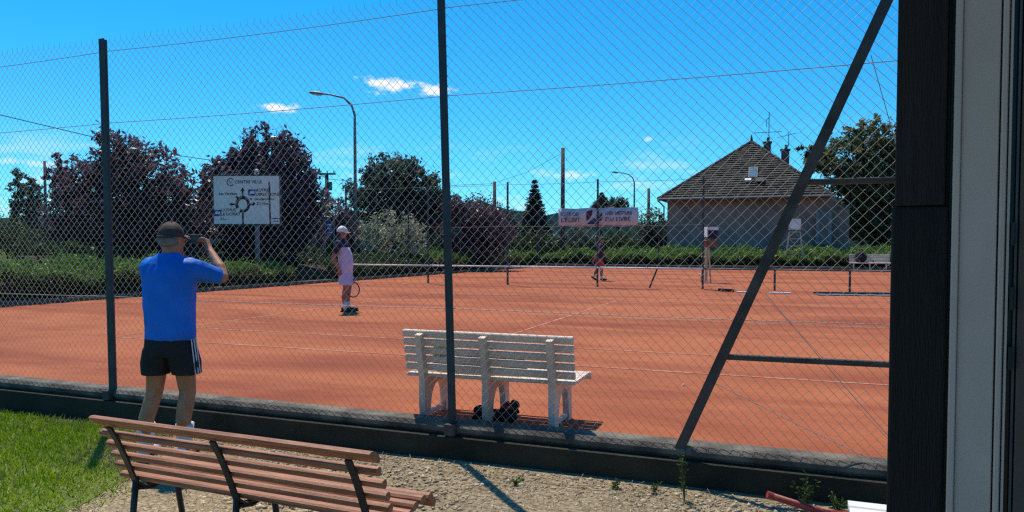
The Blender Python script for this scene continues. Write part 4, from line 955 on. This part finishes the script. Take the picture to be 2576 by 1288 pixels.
def car():
    p = at(720, 600, 52); t = thing('parked_car', 'white car half hidden behind the hedge left of the racket player', 'car', (p.x, p.y, -.3), R(200))
    side = [(-2.0, .25), (2.0, .25), (2.05, .6), (1.95, .82), (1.15, .95), (.55, 1.42), (-.9, 1.47), (-1.65, 1.05), (-2.02, .95)]
    m = MB(); m.prism(side, 1.65, Matrix.Identity(4)); b_ = m.build('body', mt['carwhite'], t); bv = b_.modifiers.new('b', 'BEVEL'); bv.width = .07; bv.segments = 3
    for sx_ in (-1, 1):
        m = MB(); m.prism([(1.0, .97), (.5, 1.36), (-.15, 1.39), (-.15, .97)], .02, Matrix.Translation((0, sx_ * .825, 0))); m.build('window', mt['carglass'], t)
        m = MB(); m.prism([(-.22, .97), (-.22, 1.39), (-.85, 1.38), (-1.4, 1.02)], .02, Matrix.Translation((0, sx_ * .825, 0))); m.build('window', mt['carglass'], t)
        for x in (-1.25, 1.3):
            w_ = MB().tube([(x, sx_ * .70, .31), (x, sx_ * .84, .31)], .31, 16).build('wheel', mt['rubber'], t); MB().tube([(x, sx_ * .845, .31), (x, sx_ * .855, .31)], .2, 12).build('rim', mt['lamp'], w_)
        MB().box((2.02, sx_ * .6, .68), (.06, .3, .14)).build('headlight', mt['whitecloth'], t)
    m = MB(); m.add([(1.17, -.7, .97), (1.17, .7, .97), (.58, .62, 1.40), (.58, -.62, 1.40)], [(0, 1, 2, 3)]); o = m.build('windscreen', mt['carglass'], t); o.location = (.015, 0, .015)
car()

# ================================================================== court furniture
def umpire_chair(px, py, Yd, sc, rz, label, wpx):
    p = G(px, py) if Yd is None else at(px, 700, Yd); t = thing('umpire_chair', label, 'umpire chair', (p.x, p.y, 0), rz, 'umpire chairs')
    h = 1.85 * sc; wt = .26 * sc; wb_ = .46 * sc
    for sx_ in (-1, 1):
        MB().bar((sx_ * wb_, -.55 * sc, 0), (sx_ * wt, -.18 * sc, h), .075, .075, up=(1, 0, 0), bev=.008).build('leg', mt['wood'], t)
        MB().bar((sx_ * wb_, .55 * sc, 0), (sx_ * wt, .2 * sc, h), .075, .075, up=(1, 0, 0), bev=.008).build('leg', mt['wood'], t)
        MB().bar((sx_ * wt, -.2 * sc, h + .22 * sc), (sx_ * wt, .24 * sc, h + .22 * sc), .05, .04).build('armrest', mt['wood'], t)
    for q in range(5):
        f_ = (q + .3) / 5.2; x = wb_ + (wt - wb_) * f_; y = -.55 * sc + (.37 * sc) * f_
        MB().bar((-x, y, h * f_), (x, y, h * f_), .05, .04).build('step', mt['wood'], t)
    MB().bar((-wb_ * 1.05, .5 * sc, .12), (wb_ * 1.05, .5 * sc, .12), .05, .05).build('crossbar', mt['wood'], t)
    MB().box((0, 0, h + .02), (wt * 2.1, .46 * sc, .04)).build('seat', mt['wood'], t)
    m = MB(); m.box((0, .25 * sc, h + .42 * sc), (wt * 2.25, .035, .55 * sc)); m.build('backrest', mt['white'], t)
umpire_chair(1998, 677, None, 1.09, TH, 'wooden umpire chair with a white backrest right of the diagonal brace foot', 45)
def side_chair():
    p = G(1776, 711); t = thing('umpire_chair', 'small wooden umpire chair with a white-topped back beside a dividing fence post', 'umpire chair', (p.x, p.y, 0), 0); s = p.y / F
    Z = lambda py: (711 - py) * s
    for x0, x1, y in ((-9, -4, -.35), (5, 3, -.35), (-6, -3, .35), (8, 5, .35)): MB().bar((x0 * s, y, 0), (x1 * s, y * .5, Z(622)), .05, .05, up=(0, 1, 0), bev=.008).build('leg', mt['wood'], t)
    for py in (690, 668, 646): MB().bar((-6 * s, -.3, Z(py)), (-6 * s, .3, Z(py)), .04, .03).build('step', mt['wood'], t)
    M3 = Matrix.Rotation(R(-14), 3, 'Y')
    MB().box((11 * s, 0, Z(612)), (26 * s, .45, 20 * s), M3).build('seat', M('red_brown_wood', (.20, .075, .045), .7, (.13, .05, .03), 5), t)
    MB().box((12 * s, 0, Z(589)), (24 * s, .42, 20 * s)).build('backrest', mt['navy'], t); MB().box((12 * s, 0, Z(575)), (27 * s, .46, 8 * s)).build('back_cap', mt['white'], t)
    MB().box((-1.5 * s, 0, Z(585)), (3 * s, .44, 22 * s)).build('back_edge', mt['white'], t)
side_chair()
def drag():
    a = G(2050, 741); b = G(2300, 744); t = thing('drag_mat', 'grey court drag mat lying by the dividing fence at the right', 'drag mat', a, math.atan2((b - a).y, (b - a).x)); ln = (b - a).length
    MB().bar((0, .18, .04), (ln, .18, .04), .05, .06, bev=.01).build('bar', mt['steel'], t)
    m = MB(); n = 20
    for i in range(n + 1):
        x = ln * i / n
        for y in (.15, -.1, -.42): m.v.append((x, y + .03 * math.sin(i * 1.3), .012 + .012 * abs(math.sin(i * .9 + y * 4))))
    for i in range(n):
        for j in range(2): q = i * 3 + j; m.f.append((q, q + 3, q + 4, q + 1))
    m.build('netting', mt['zinc'], t)
    a = G(1772, 731); b = G(1846, 735); t = thing('court_broom', 'dark court broom lying at the foot of the dividing fence', 'broom', a, math.atan2((b - a).y, (b - a).x)); ln = (b - a).length
    MB().tube([(0, 0, .03), (ln * .55, 0, .03)], .016, 6).build('handle', mt['steel'], t); MB().bar((ln * .5, 0, .05), (ln, -.02, .05), .09, .08).build('brush', mt['device'], t)
    for k, (x0, x1, yy) in enumerate(((1852, 1905, 736), (1935, 1990, 738))):
        a = G(x0, yy); b = G(x1, yy + 1); t = tag(MB().bar((0, 0, .02), ((b - a).x, (b - a).y, .02), .09, .04, bev=.01).build('kerb_strip', mt['white']), ['pale kerb strip on the clay left of the short steel post', 'pale kerb strip on the clay right of the short steel post'][k], 'kerb', 'pale kerb strips by the dividing fence'); t.location = a
drag()
for k, (px, py, lab) in enumerate(((925, 719, 'pale tennis ball on the clay right of the racket'), (1019, 718, 'pale tennis ball on the clay left of the centre steel post'), (1720, 971, 'tiny pale pebble on the clay left of the diagonal brace'))):
    p = G(px, py); rb = (.034, .034, .012)[k]; o = tag(MB().ell((0, 0, 0), (rb, rb, rb)).build(('tennis_ball', 'tennis_ball', 'pebble')[k], mt['yellow'] if k < 2 else mt['white'], None, True), lab, ('tennis ball', 'tennis ball', 'pebble')[k]); o.location = (p.x, p.y, rb)

# ================================================================== clubhouse corner at the right
def clubhouse():
    rz = R(-29.5); Yp = 1.7; p = at(2240, 700, Yp); z0 = -.2
    t = thing('clubhouse', 'shaded clubhouse corner with dark timber post and grey door frame at the right', 'building', (p.x, p.y, z0), rz)
    s = Yp / F; q = lambda zz: zz - z0
    wd = 143 * s * .985
    # timber post: dark lower part, browner board on the upper part
    def leanbox(x0, x1, y0, y1, za, zb, name, mat, bev=.006):
        m = MB(); vs = [(x, y, q(zz)) for zz in (za, zb) for x, y in ((x0, y0), (x1, y0), (x1, y1), (x0, y1))]
        m.add(vs, [(3, 2, 1, 0), (4, 5, 6, 7), (0, 1, 5, 4), (1, 2, 6, 5), (2, 3, 7, 6), (3, 0, 4, 7)]); o = m.build(name, mat, t); b_ = o.modifiers.new('b', 'BEVEL'); b_.width = bev; b_.segments = 2; return o
    zc = at(2300, 520, Yp).z
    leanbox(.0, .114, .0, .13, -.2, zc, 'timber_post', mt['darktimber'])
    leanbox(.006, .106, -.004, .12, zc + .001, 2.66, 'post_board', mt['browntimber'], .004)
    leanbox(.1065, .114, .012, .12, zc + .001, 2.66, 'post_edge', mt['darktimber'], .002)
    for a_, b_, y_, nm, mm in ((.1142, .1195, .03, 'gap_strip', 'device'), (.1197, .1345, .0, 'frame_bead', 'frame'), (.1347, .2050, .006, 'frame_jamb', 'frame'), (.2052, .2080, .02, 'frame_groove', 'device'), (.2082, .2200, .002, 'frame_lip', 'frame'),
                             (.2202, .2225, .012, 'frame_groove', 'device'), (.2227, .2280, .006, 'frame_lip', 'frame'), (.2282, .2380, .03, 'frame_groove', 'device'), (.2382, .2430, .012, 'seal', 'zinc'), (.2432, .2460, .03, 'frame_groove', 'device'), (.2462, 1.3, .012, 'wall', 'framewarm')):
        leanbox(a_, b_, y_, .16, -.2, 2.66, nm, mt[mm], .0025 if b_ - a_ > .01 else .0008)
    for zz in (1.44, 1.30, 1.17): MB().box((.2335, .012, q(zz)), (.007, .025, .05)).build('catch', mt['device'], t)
    MB().box((1.2, -1.0, q(1.25)), (.2, 2.0, 2.9)).build('shade_side_wall', mt['framewarm'], t)  # unseen wall, added to hold sky light off the door frame
    MB().box((.1, .15, q(2.72)), (3.4, 2.2, .10)).build('shade_soffit', mt['browntimber'], t)  # unseen overhang, added to shade the post and frame from sun and sky
    MB().box((.1, 1.28, q(2.74)), (3.4, .05, .2)).build('shade_fascia', mt['browntimber'], t)  # front edge of the added shading overhang
clubhouse()

# ================================================================== people
from mathutils import noise as mnoise
def remesh(m, name, mat, parent, voxel, iters=6, label=None):
    me = m.mesh('tmp'); o = bpy.data.objects.new('tmp', me); C.objects.link(o)
    r = o.modifiers.new('r', 'REMESH'); r.mode = 'VOXEL'; r.voxel_size = voxel; r.use_smooth_shade = True
    s = o.modifiers.new('s', 'SMOOTH'); s.factor = .5; s.iterations = iters
    bpy.context.view_layer.update(); out = bpy.data.meshes.new_from_object(o.evaluated_get(bpy.context.evaluated_depsgraph_get())); bpy.data.objects.remove(o); bpy.data.meshes.remove(me)
    nv = len(out.vertices); co = np.empty(nv * 3, np.float32); no = np.empty(nv * 3, np.float32); out.vertices.foreach_get('co', co); out.vertices.foreach_get('normal', no)
    co = co.reshape(-1, 3); no = no.reshape(-1, 3)
    if name in ('shirt', 'shorts', 'shirt_yoke'):       # folds in the cloth
        d = np.array([mnoise.noise(Vector((p[0] * 9 + p[2] * 5, p[1] * 9, p[2] * 4.5))) * .7 + mnoise.noise(Vector((p[0] * 20 - p[2] * 9, p[1] * 20, p[2] * 11 + 4))) * .45 for p in co]) * (.011 if name == 'shirt' else .008)
        out.vertices.foreach_set('co', (co + no * d[:, None]).reshape(-1).astype(np.float32))
    elif name == 'body':
        d = np.array([mnoise.noise(Vector(p) * 22) for p in co]) * .0016
        out.vertices.foreach_set('co', (co + no * d[:, None]).reshape(-1).astype(np.float32))
    out.update()
    out.name = name; smoothmesh(out); out.materials.clear(); return link(name, out, mat, parent, None, label)
def limb(m, pts, rs, n=10):
    pts = [Vector(p) for p in pts]
    # resample so that the tube tapers smoothly
    P = []; Rr = []
    for i in range(len(pts) - 1):
        for q in range(4): P.append(pts[i].lerp(pts[i + 1], q / 4)); Rr.append(rs[i] + (rs[i + 1] - rs[i]) * q / 4)
    P.append(pts[-1]); Rr.append(rs[-1]); m.tube(P, Rr, n)
    for p, r in zip(pts, rs): m.ell(p, (r, r, r), None, 10, 7)
def loft(m, rings, n=18):
    # rings: (centre, rx, ry), horizontal ellipses from bottom to top
    o = len(m.v)
    for c, rx, ry in rings:
        for j in range(n):
            a_ = 2 * math.pi * j / n; ca, sa = math.cos(a_), math.sin(a_)
            k = 1.0 / (abs(ca) ** 2.6 + abs(sa) ** 2.6) ** (1 / 2.6)
            m.v.append((c[0] + rx * ca * k, c[1] + ry * sa * k, c[2]))
    for i in range(len(rings) - 1):
        for j in range(n): m.f.append((o + i * n + j, o + i * n + (j + 1) % n, o + (i + 1) * n + (j + 1) % n, o + (i + 1) * n + j))
    m.f.append(tuple(o + j for j in range(n))[::-1]); m.f.append(tuple(o + (len(rings) - 1) * n + j for j in range(n)))
def hand(m, wrist, d, palm_n, curl=.6, s=1.0):
    # palm + four fingers + thumb; d = pointing direction, palm_n = the way the palm faces
    d = Vector(d).normalized(); pn = Vector(palm_n); pn = (pn - d * pn.dot(d)).normalized(); sd = d.cross(pn); w = Vector(wrist)
    for k in range(4):
        o = (k - 1.5) * .020 * s; limb(m, [w + sd * o * .6, w + d * .085 * s + sd * o], [.015 * s, .0125 * s], 7)
        ln = (.062, .074, .07, .055)[k] * s; b = w + d * .085 * s + sd * o; r = .0085 * s
        p1 = b + (d * math.cos(curl) + pn * math.sin(curl)) * ln * .5; p2 = p1 + (d * math.cos(curl * 2) + pn * math.sin(curl * 2)) * ln * .35; p3 = p2 + (d * math.cos(curl * 2.8) + pn * math.sin(curl * 2.8)) * ln * .28
        limb(m, [b, p1, p2, p3], [r * 1.1, r, r * .92, r * .8], 7)
    t0 = w + d * .03 * s - sd * .028 * s; t1 = t0 + (d * .6 - sd * .7 + pn * .35).normalized() * .04 * s; t2 = t1 + (d * .8 - sd * .1 + pn * .6).normalized() * .036 * s
    limb(m, [w + d * .01 * s, t0, t1, t2], [.014 * s, .0135 * s, .0105 * s, .0085 * s], 7)
def head(m, c, yaw, s=1.0, tilt=0.0):
    # yaw: the way the face looks, angle from +Y towards +X
    Rm = Matrix.Rotation(-yaw, 3, 'Z') @ Matrix.Rotation(tilt, 3, 'X'); c = Vector(c); f_ = lambda x, y, z: c + Rm @ (Vector((x, y, z)) * s)
    m.ell(f_(0, -.005, .025), (.076 * s, .097 * s, .092 * s), Rm); m.ell(f_(0, .02, -.04), (.062 * s, .075 * s, .075 * s), Rm); m.ell(f_(0, .06, -.085), (.035 * s, .03 * s, .028 * s), Rm)
    m.ell(f_(0, .10, -.02), (.014 * s, .02 * s, .024 * s), Rm); m.ell(f_(0, .082, .012), (.05 * s, .02 * s, .016 * s), Rm); m.ell(f_(0, .083, -.055), (.024 * s, .014 * s, .012 * s), Rm)
    for sx_ in (-1, 1): m.ell(f_(sx_ * .078, -.005, -.01), (.012 * s, .022 * s, .034 * s), Rm)
    return f_, Rm
def cap(parent, f_, Rm, s, mat, brim_mat=None, strap=True):
    m = MB(); n = 18; rows = 7
    for i in range(rows + 1):
        ph = (math.pi / 2) * i / rows * 1.06
        for j in range(n):
            a_ = 2 * math.pi * j / n; k = math.sin(min(ph, math.pi / 2)); z = .104 * math.cos(ph) * (1 + .05 * math.sin(3 * a_ + 1)) - .012 * k * max(0, -math.sin(a_)) * (i / rows) ** 2
            m.v.append(tuple(f_(.0865 * k * math.cos(a_), -.004 + .107 * k * math.sin(a_), .022 + z)))
    for i in range(rows):
        for j in range(n): m.f.append((i * n + j, (i + 1) * n + j, (i + 1) * n + (j + 1) % n, i * n + (j + 1) % n))
    o = m.build('cap', mat, parent, True); sd = o.modifiers.new('s', 'SOLIDIFY'); sd.thickness = .006 * s; sd.offset = 1
    m = MB(); k = 10; pts = []
    for i in range(k + 1):
        a_ = R(12 + 156 * i / k); pts.append((f_(.083 * math.cos(a_), .095 * math.sin(a_) - .004, .020), f_(.088 * math.cos(a_), .06 + .115 * math.sin(a_), .006 - .012 * math.cos(2 * a_))))
    for a_, b_ in pts: m.v += [tuple(a_), tuple(b_)]
    for i in range(k): m.f.append((2 * i, 2 * i + 2, 2 * i + 3, 2 * i + 1))
    o2 = m.build('cap_brim', brim_mat or mat, parent, True); sd = o2.modifiers.new('s', 'SOLIDIFY'); sd.thickness = .005 * s; sd.offset = 0
    MB().ell(f_(0, -.004, .129), (.009 * s, .009 * s, .006 * s)).build('cap_button', mat, parent, True)
    return o

def man_in_blue():
    base = at(433, 1155, 5.5); u, v = UV(base); z0 = yard_z(u, v) + .003
    t = thing('person', 'man in a blue T-shirt, black shorts and a taupe cap holding up a camera', 'person', (base.x, base.y, z0))
    m = MB()
    # legs, feet wide apart; left foot further left
    limb(m, [(-.085, .0, .86), (-.13, .015, .50), (-.175, -.03, .30), (-.195, .0, .09)], [.092, .062, .058, .037])
    limb(m, [(.085, .0, .86), (.12, .015, .50), (.105, -.03, .30), (.10, .0, .09)], [.092, .062, .058, .037])
    for x in (-.20, .105): limb(m, [(x, -.03, .055), (x, .15, .035)], [.042, .036])
    loft(m, [((0, 0, .80), .14, .10), ((0, 0, .92), .155, .115), ((0, 0, 1.05), .15, .11), ((0, 0, 1.25), .165, .11), ((0, 0, 1.42), .17, .10), ((0, .0, 1.50), .10, .07)])
    limb(m, [(0, .0, 1.46), (.005, .02, 1.58)], [.062, .058])
    # right arm raised to the camera, left arm forward
    limb(m, [(.17, .0, 1.44), (.355, .12, 1.36)], [.056, .044]); limb(m, [(.355, .12, 1.36), (.315, .17, 1.43), (.185, .29, 1.57)], [.044, .046, .029])
    limb(m, [(-.165, .01, 1.44), (-.175, .22, 1.30)], [.056, .044]); limb(m, [(-.175, .22, 1.30), (-.15, .30, 1.40), (-.085, .37, 1.57)], [.046, .043, .029])
    hand(m, (.183, .295, 1.575), (-.45, .35, 1.0), (-.9, .2, -.1), .75); hand(m, (-.085, .37, 1.57), (.2, .05, 1.0), (1, -.1, 0), .7)
    f_, Rm = head(m, (.005, .035, 1.655), R(14), 1.0, R(-4))
    body = remesh(m, 'body', mt['skin'], t, .0075, 4)
    # clothing
    m = MB()
    loft(m, [((.005, 0, .895), .182, .132), ((.003, 0, .95), .182, .134), ((0, 0, 1.10), .180, .134), ((0, 0, 1.28), .190, .132), ((0, .005, 1.40), .208, .125), ((0, .01, 1.47), .19, .105), ((0, .012, 1.50), .15, .09), ((0, .012, 1.525), .10, .075), ((0, .015, 1.548), .074, .068)])
    limb(m, [(.15, .005, 1.43), (.225, .05, 1.405), (.315, .105, 1.372)], [.085, .078, .064]); limb(m, [(-.145, .01, 1.43), (-.16, .08, 1.40), (-.172, .17, 1.335)], [.085, .076, .07])
    remesh(m, 'shirt', mt['blue'], t, .009, 5)
    m = MB(); loft(m, [((0, 0, .78), .18, .13), ((0, 0, .86), .185, .135), ((0, 0, .935), .175, .128)])
    loft(m, [((-.112, .005, .635), .098, .108), ((-.105, .005, .72), .105, .115), ((-.09, 0, .84), .10, .12)]); loft(m, [((.12, .005, .635), .100, .108), ((.11, .005, .72), .106, .115), ((.09, 0, .84), .10, .12)])
    remesh(m, 'shorts', mt['black'], t, .009, 4)
    for k in range(3):
        dy = -.052 + .026 * k
        m = MB(); m.bar((.216 + .004 * k - .005 * (k == 0), dy, .640), (.186 + .004 * k - .004 * (k == 0), dy, .905), .004, .011, up=(0, 1, 0)); m.build('shorts_stripe', mt['whitecloth'], t)
    for x, y in ((-.194, .0), (.101, .0)):
        MB().tube([(x, y, .05), (x, y, .14), (x + .004, y - .008, .262)], [.05, .053, .066], 14).build('sock', mt['whitecloth'], t, True)
        m = MB(); m.ell((x - .004, .10, .045), (.05, .12, .042)); m.ell((x - .004, -.02, .05), (.045, .075, .055)); sh = remesh(m, 'shoe', mt['whitecloth'], t, .009, 3)
        MB().box((x - .004, .065, .012), (.10, .30, .024)).build('sole', mt['rubber'], sh)
    cap(t, f_, Rm, 1.0, mt['taupe'])
    m = MB(); m.ell(f_(0, -.035, -.022), (.079, .078, .050), Rm); remesh(m, 'hair', mt['greyhair'], t, .007, 2)
    m = MB(); m.tube([f_(.082 * math.cos(R(a_)), -.006 + .105 * math.sin(R(a_)), .012) for a_ in range(215, 326, 11)], .009, 6); m.build('cap_strap', mt['taupe'], t)
    m = MB(); m.tube([f_(.082, -.01, .012), f_(.08, .06, .015), f_(.06, .098, .012), f_(.0, .112, .012)], .004, 5); m.build('glasses', mt['device'], t)
    # wrist strap
    MB().tube([Vector((.195, .28, 1.555)) + Vector((.033 * math.cos(a_ * .7), .033 * math.sin(a_ * .7), .004)) for a_ in range(10)], .006, 5).build('watch_strap', mt['device'], t)
    # the camera he holds
    q = Vector((base.x, base.y, z0)) + Vector((.035, .39, 1.655)); d = thing('compact_camera', 'black compact camera held up by the man in blue', 'camera', q, R(-6))
    o = MB().box((0, 0, 0), (.125, .035, .072)).build('body', mt['device'], d); b_ = o.modifiers.new('b', 'BEVEL'); b_.width = .008; b_.segments = 2
    MB().tube([(0, .015, 0), (0, .055, 0)], .027, 14).build('lens', mt['lens'], d, True); MB().box((0, -.0185, -.002), (.085, .002, .055)).build('screen', mt['lens'], d); MB().tube([(.04, 0, .036), (.04, 0, .042)], .008, 8).build('shutter_button', mt['lamp'], d)
man_in_blue()

def racket_player():
    p = G(868, 784); t = thing('person', 'player in a white cap and pale pink kit standing with a racket by his legs', 'person', (p.x, p.y, 0))
    m = MB()                                    # faces +X (right)
    limb(m, [(.02, -.085, .86), (.045, -.09, .50), (.005, -.09, .30), (.03, -.09, .09)], [.095, .064, .06, .04]); limb(m, [(.02, .085, .86), (.06, .09, .50), (.03, .09, .30), (.05, .09, .09)], [.095, .064, .06, .04])
    limb(m, [(.0, -.09, .05), (.18, -.10, .035)], [.045, .036]); limb(m, [(.02, .09, .05), (.21, .10, .035)], [.045, .036])
    loft(m, [((.01, 0, .82), .10, .15), ((.02, 0, .95), .115, .155), ((.01, 0, 1.10), .115, .15), ((-.03, 0, 1.28), .11, .165), ((-.07, 0, 1.42), .10, .17), ((-.08, 0, 1.48), .07, .10)])
    limb(m, [(-.075, 0, 1.46), (-.05, 0, 1.57)], [.06, .056])
    limb(m, [(-.09, -.20, 1.42), (-.175, -.225, 1.13)], [.056, .045]); limb(m, [(-.175, -.225, 1.13), (-.13, -.22, 1.02), (-.07, -.20, .88)], [.045, .042, .03]); hand(m, (-.07, -.20, .88), (.15, .05, -1), (.3, 1, 0), .45)
    limb(m, [(-.07, .20, 1.42), (-.06, .23, 1.13)], [.056, .045]); limb(m, [(-.06, .23, 1.13), (.0, .20, 1.02), (.05, .15, .90)], [.045, .042, .03]); hand(m, (.05, .15, .90), (.3, -.05, -1), (.2, -1, .1), .8)
    f_, Rm = head(m, (-.045, 0, 1.645), R(90), 1.0, R(-6))
    remesh(m, 'body', mt['skinred'], t, .011, 4)
    m = MB(); loft(m, [((.02, 0, .80), .14, .185), ((.03, 0, .95), .145, .185), ((.02, 0, 1.12), .142, .18), ((-.02, 0, 1.28), .135, .185), ((-.05, 0, 1.345), .13, .185)])
    remesh(m, 'shirt', mt['pinkcloth'], t, .011, 5)
    m = MB(); loft(m, [((-.05, 0, 1.33), .137, .19), ((-.065, 0, 1.42), .125, .185), ((-.075, 0, 1.49), .085, .11), ((-.075, 0, 1.52), .07, .075)]); limb(m, [(-.085, -.19, 1.41), (-.13, -.215, 1.25)], [.078, .074]); limb(m, [(-.07, .19, 1.41), (-.065, .22, 1.25)], [.078, .074]); remesh(m, 'shirt_yoke', mt['navy'], t, .011, 4)
    m = MB(); loft(m, [((.02, 0, .78), .14, .18), ((.02, 0, .90), .142, .18)]); loft(m, [((.035, -.095, .56), .125, .10), ((.02, -.085, .80), .125, .10)]); loft(m, [((.05, .095, .56), .125, .10), ((.02, .085, .80), .125, .10)]); remesh(m, 'shorts', mt['lilac'], t, .011, 4)
    for x, y in ((.022, -.09), (.042, .09)):
        MB().tube([(x, y, .06), (x, y, .15), (x, y, .22)], [.05, .046, .05], 12).build('sock', mt['whitecloth'], t, True)
        m = MB(); m.ell((x + .10, y, .05), (.13, .052, .045)); m.ell((x - .01, y, .06), (.08, .048, .06)); sh = remesh(m, 'shoe', mt['black'], t, .011, 3); MB().box((x + .06, y, .012), (.30, .105, .024)).build('sole', mt['rubber'], sh)
    cap(t, f_, Rm, 1.0, mt['white'])
    m = MB(); m.ell(f_(0, -.045, -.02), (.078, .065, .055), Rm); remesh(m, 'hair', mt['darkhair'], t, .01, 2)
    # racket held in the far hand
    hc = Vector((.165, .02, .462)); g0 = Vector((.055, .13, .89)); ax = (hc - g0).normalized(); o = Vector((p.x, p.y, 0)) + g0; d = thing('tennis_racket', 'dark tennis racket hanging from the hand of the player in pink', 'racket', o)
    sd = ax.cross(Vector((0, 1, 0))).normalized(); hc -= g0
    MB().tube([-ax * .06, ax * .13], .016, 10).build('grip', mt['black'], d)
    rim = [hc + sd * .132 * math.cos(2 * math.pi * i / 28) + ax * .165 * math.sin(2 * math.pi * i / 28) for i in range(29)]
    MB().tube(rim, .012, 6, False).build('head_rim', mt['device'], d, True)
    m = MB(); thr = hc - ax * .16; m.tube([ax * .13, thr + sd * .06], .009, 6); m.tube([ax * .13, thr - sd * .06], .009, 6); m.build('throat', mt['device'], d)
    m = MB()
    for i in range(-6, 7):
        x = i * .019; h = .16 * math.sqrt(max(0, 1 - (x / .13) ** 2)); m.tube([hc + sd * x - ax * h, hc + sd * x + ax * h], .0012, 3)
    for i in range(-7, 8):
        y = i * .02; h = .128 * math.sqrt(max(0, 1 - (y / .16) ** 2)); m.tube([hc + ax * y - sd * h, hc + ax * y + sd * h], .0012, 3)
    m.build('strings', mt['wire'], d)
racket_player()

def far_player():
    p = G(1506, 706); t = thing('person', 'far player in a dark top and red shorts walking on the second court', 'person', (p.x, p.y, 0))
    m = MB()
    limb(m, [(.04, -.08, .84), (.11, -.08, .48), (.09, -.08, .28), (.10, -.08, .09)], [.09, .06, .056, .038]); limb(m, [(.02, .08, .84), (-.02, .09, .48), (-.12, .09, .30), (-.20, .09, .14)], [.09, .06, .056, .038])
    limb(m, [(.09, -.08, .05), (.26, -.09, .035)], [.042, .034]); limb(m, [(-.22, .09, .12), (-.10, .09, .04)], [.042, .034])
    loft(m, [((.03, 0, .80), .10, .145), ((.04, 0, 1.0), .11, .145), ((.07, 0, 1.2), .105, .155), ((.09, 0, 1.34), .09, .16), ((.09, 0, 1.40), .065, .09)]); limb(m, [(.09, 0, 1.38), (.10, 0, 1.48)], [.056, .052])
    limb(m, [(.08, -.19, 1.33), (-.04, -.22, 1.06)], [.053, .043]); limb(m, [(-.04, -.22, 1.06), (-.13, -.22, .92), (-.20, -.2, .80)], [.043, .04, .03]); hand(m, (-.20, -.2, .80), (-.4, 0, -1), (0, 1, 0), .5)
    limb(m, [(.09, .19, 1.33), (.16, .22, 1.06)], [.053, .043]); limb(m, [(.16, .22, 1.06), (.24, .2, .98), (.30, .15, .93)], [.043, .04, .03]); hand(m, (.30, .15, .93), (1, -.1, 0), (0, -1, 0), .5)
    f_, Rm = head(m, (.115, 0, 1.55), R(70), .97, R(-4)); remesh(m, 'body', mt['skinlegs'], t, .013, 4)
    m = MB(); loft(m, [((.035, 0, .84), .13, .175), ((.05, 0, 1.0), .13, .17), ((.075, 0, 1.2), .125, .175), ((.09, 0, 1.34), .11, .175), ((.09, 0, 1.41), .075, .085)]); limb(m, [(.08, -.185, 1.32), (.02, -.21, 1.16)], [.074, .07]); limb(m, [(.09, .185, 1.32), (.125, .21, 1.16)], [.074, .07]); remesh(m, 'shirt', mt['purple'], t, .013, 4)
    m = MB(); loft(m, [((.03, 0, .76), .13, .17), ((.03, 0, .90), .132, .17)]); loft(m, [((.09, -.085, .54), .115, .10), ((.04, -.08, .80), .115, .10)]); loft(m, [((.0, .085, .54), .115, .10), ((.02, .08, .80), .115, .10)]); remesh(m, 'shorts', mt['redcloth'], t, .013, 4)
    for a_, b_ in (((.10, -.08, .07), (.095, -.08, .19)), ((-.19, .09, .15), (-.15, .09, .25))): MB().tube([a_, b_], [.045, .045], 10).build('sock', mt['whitecloth'], t, True)
    for c_, tl in (((.17, -.085, .05), 0), ((-.17, .09, .085), R(32))):
        m = MB(); m.ell(c_, (.14, .05, .045), Matrix.Rotation(tl, 3, 'Y')); remesh(m, 'shoe', mt['rubber'], t, .012, 3)
    m = MB(); m.ell(f_(0, -.02, .04), (.084, .098, .085), Rm); remesh(m, 'hair', mt['darkhair'], t, .012, 2)
far_player()
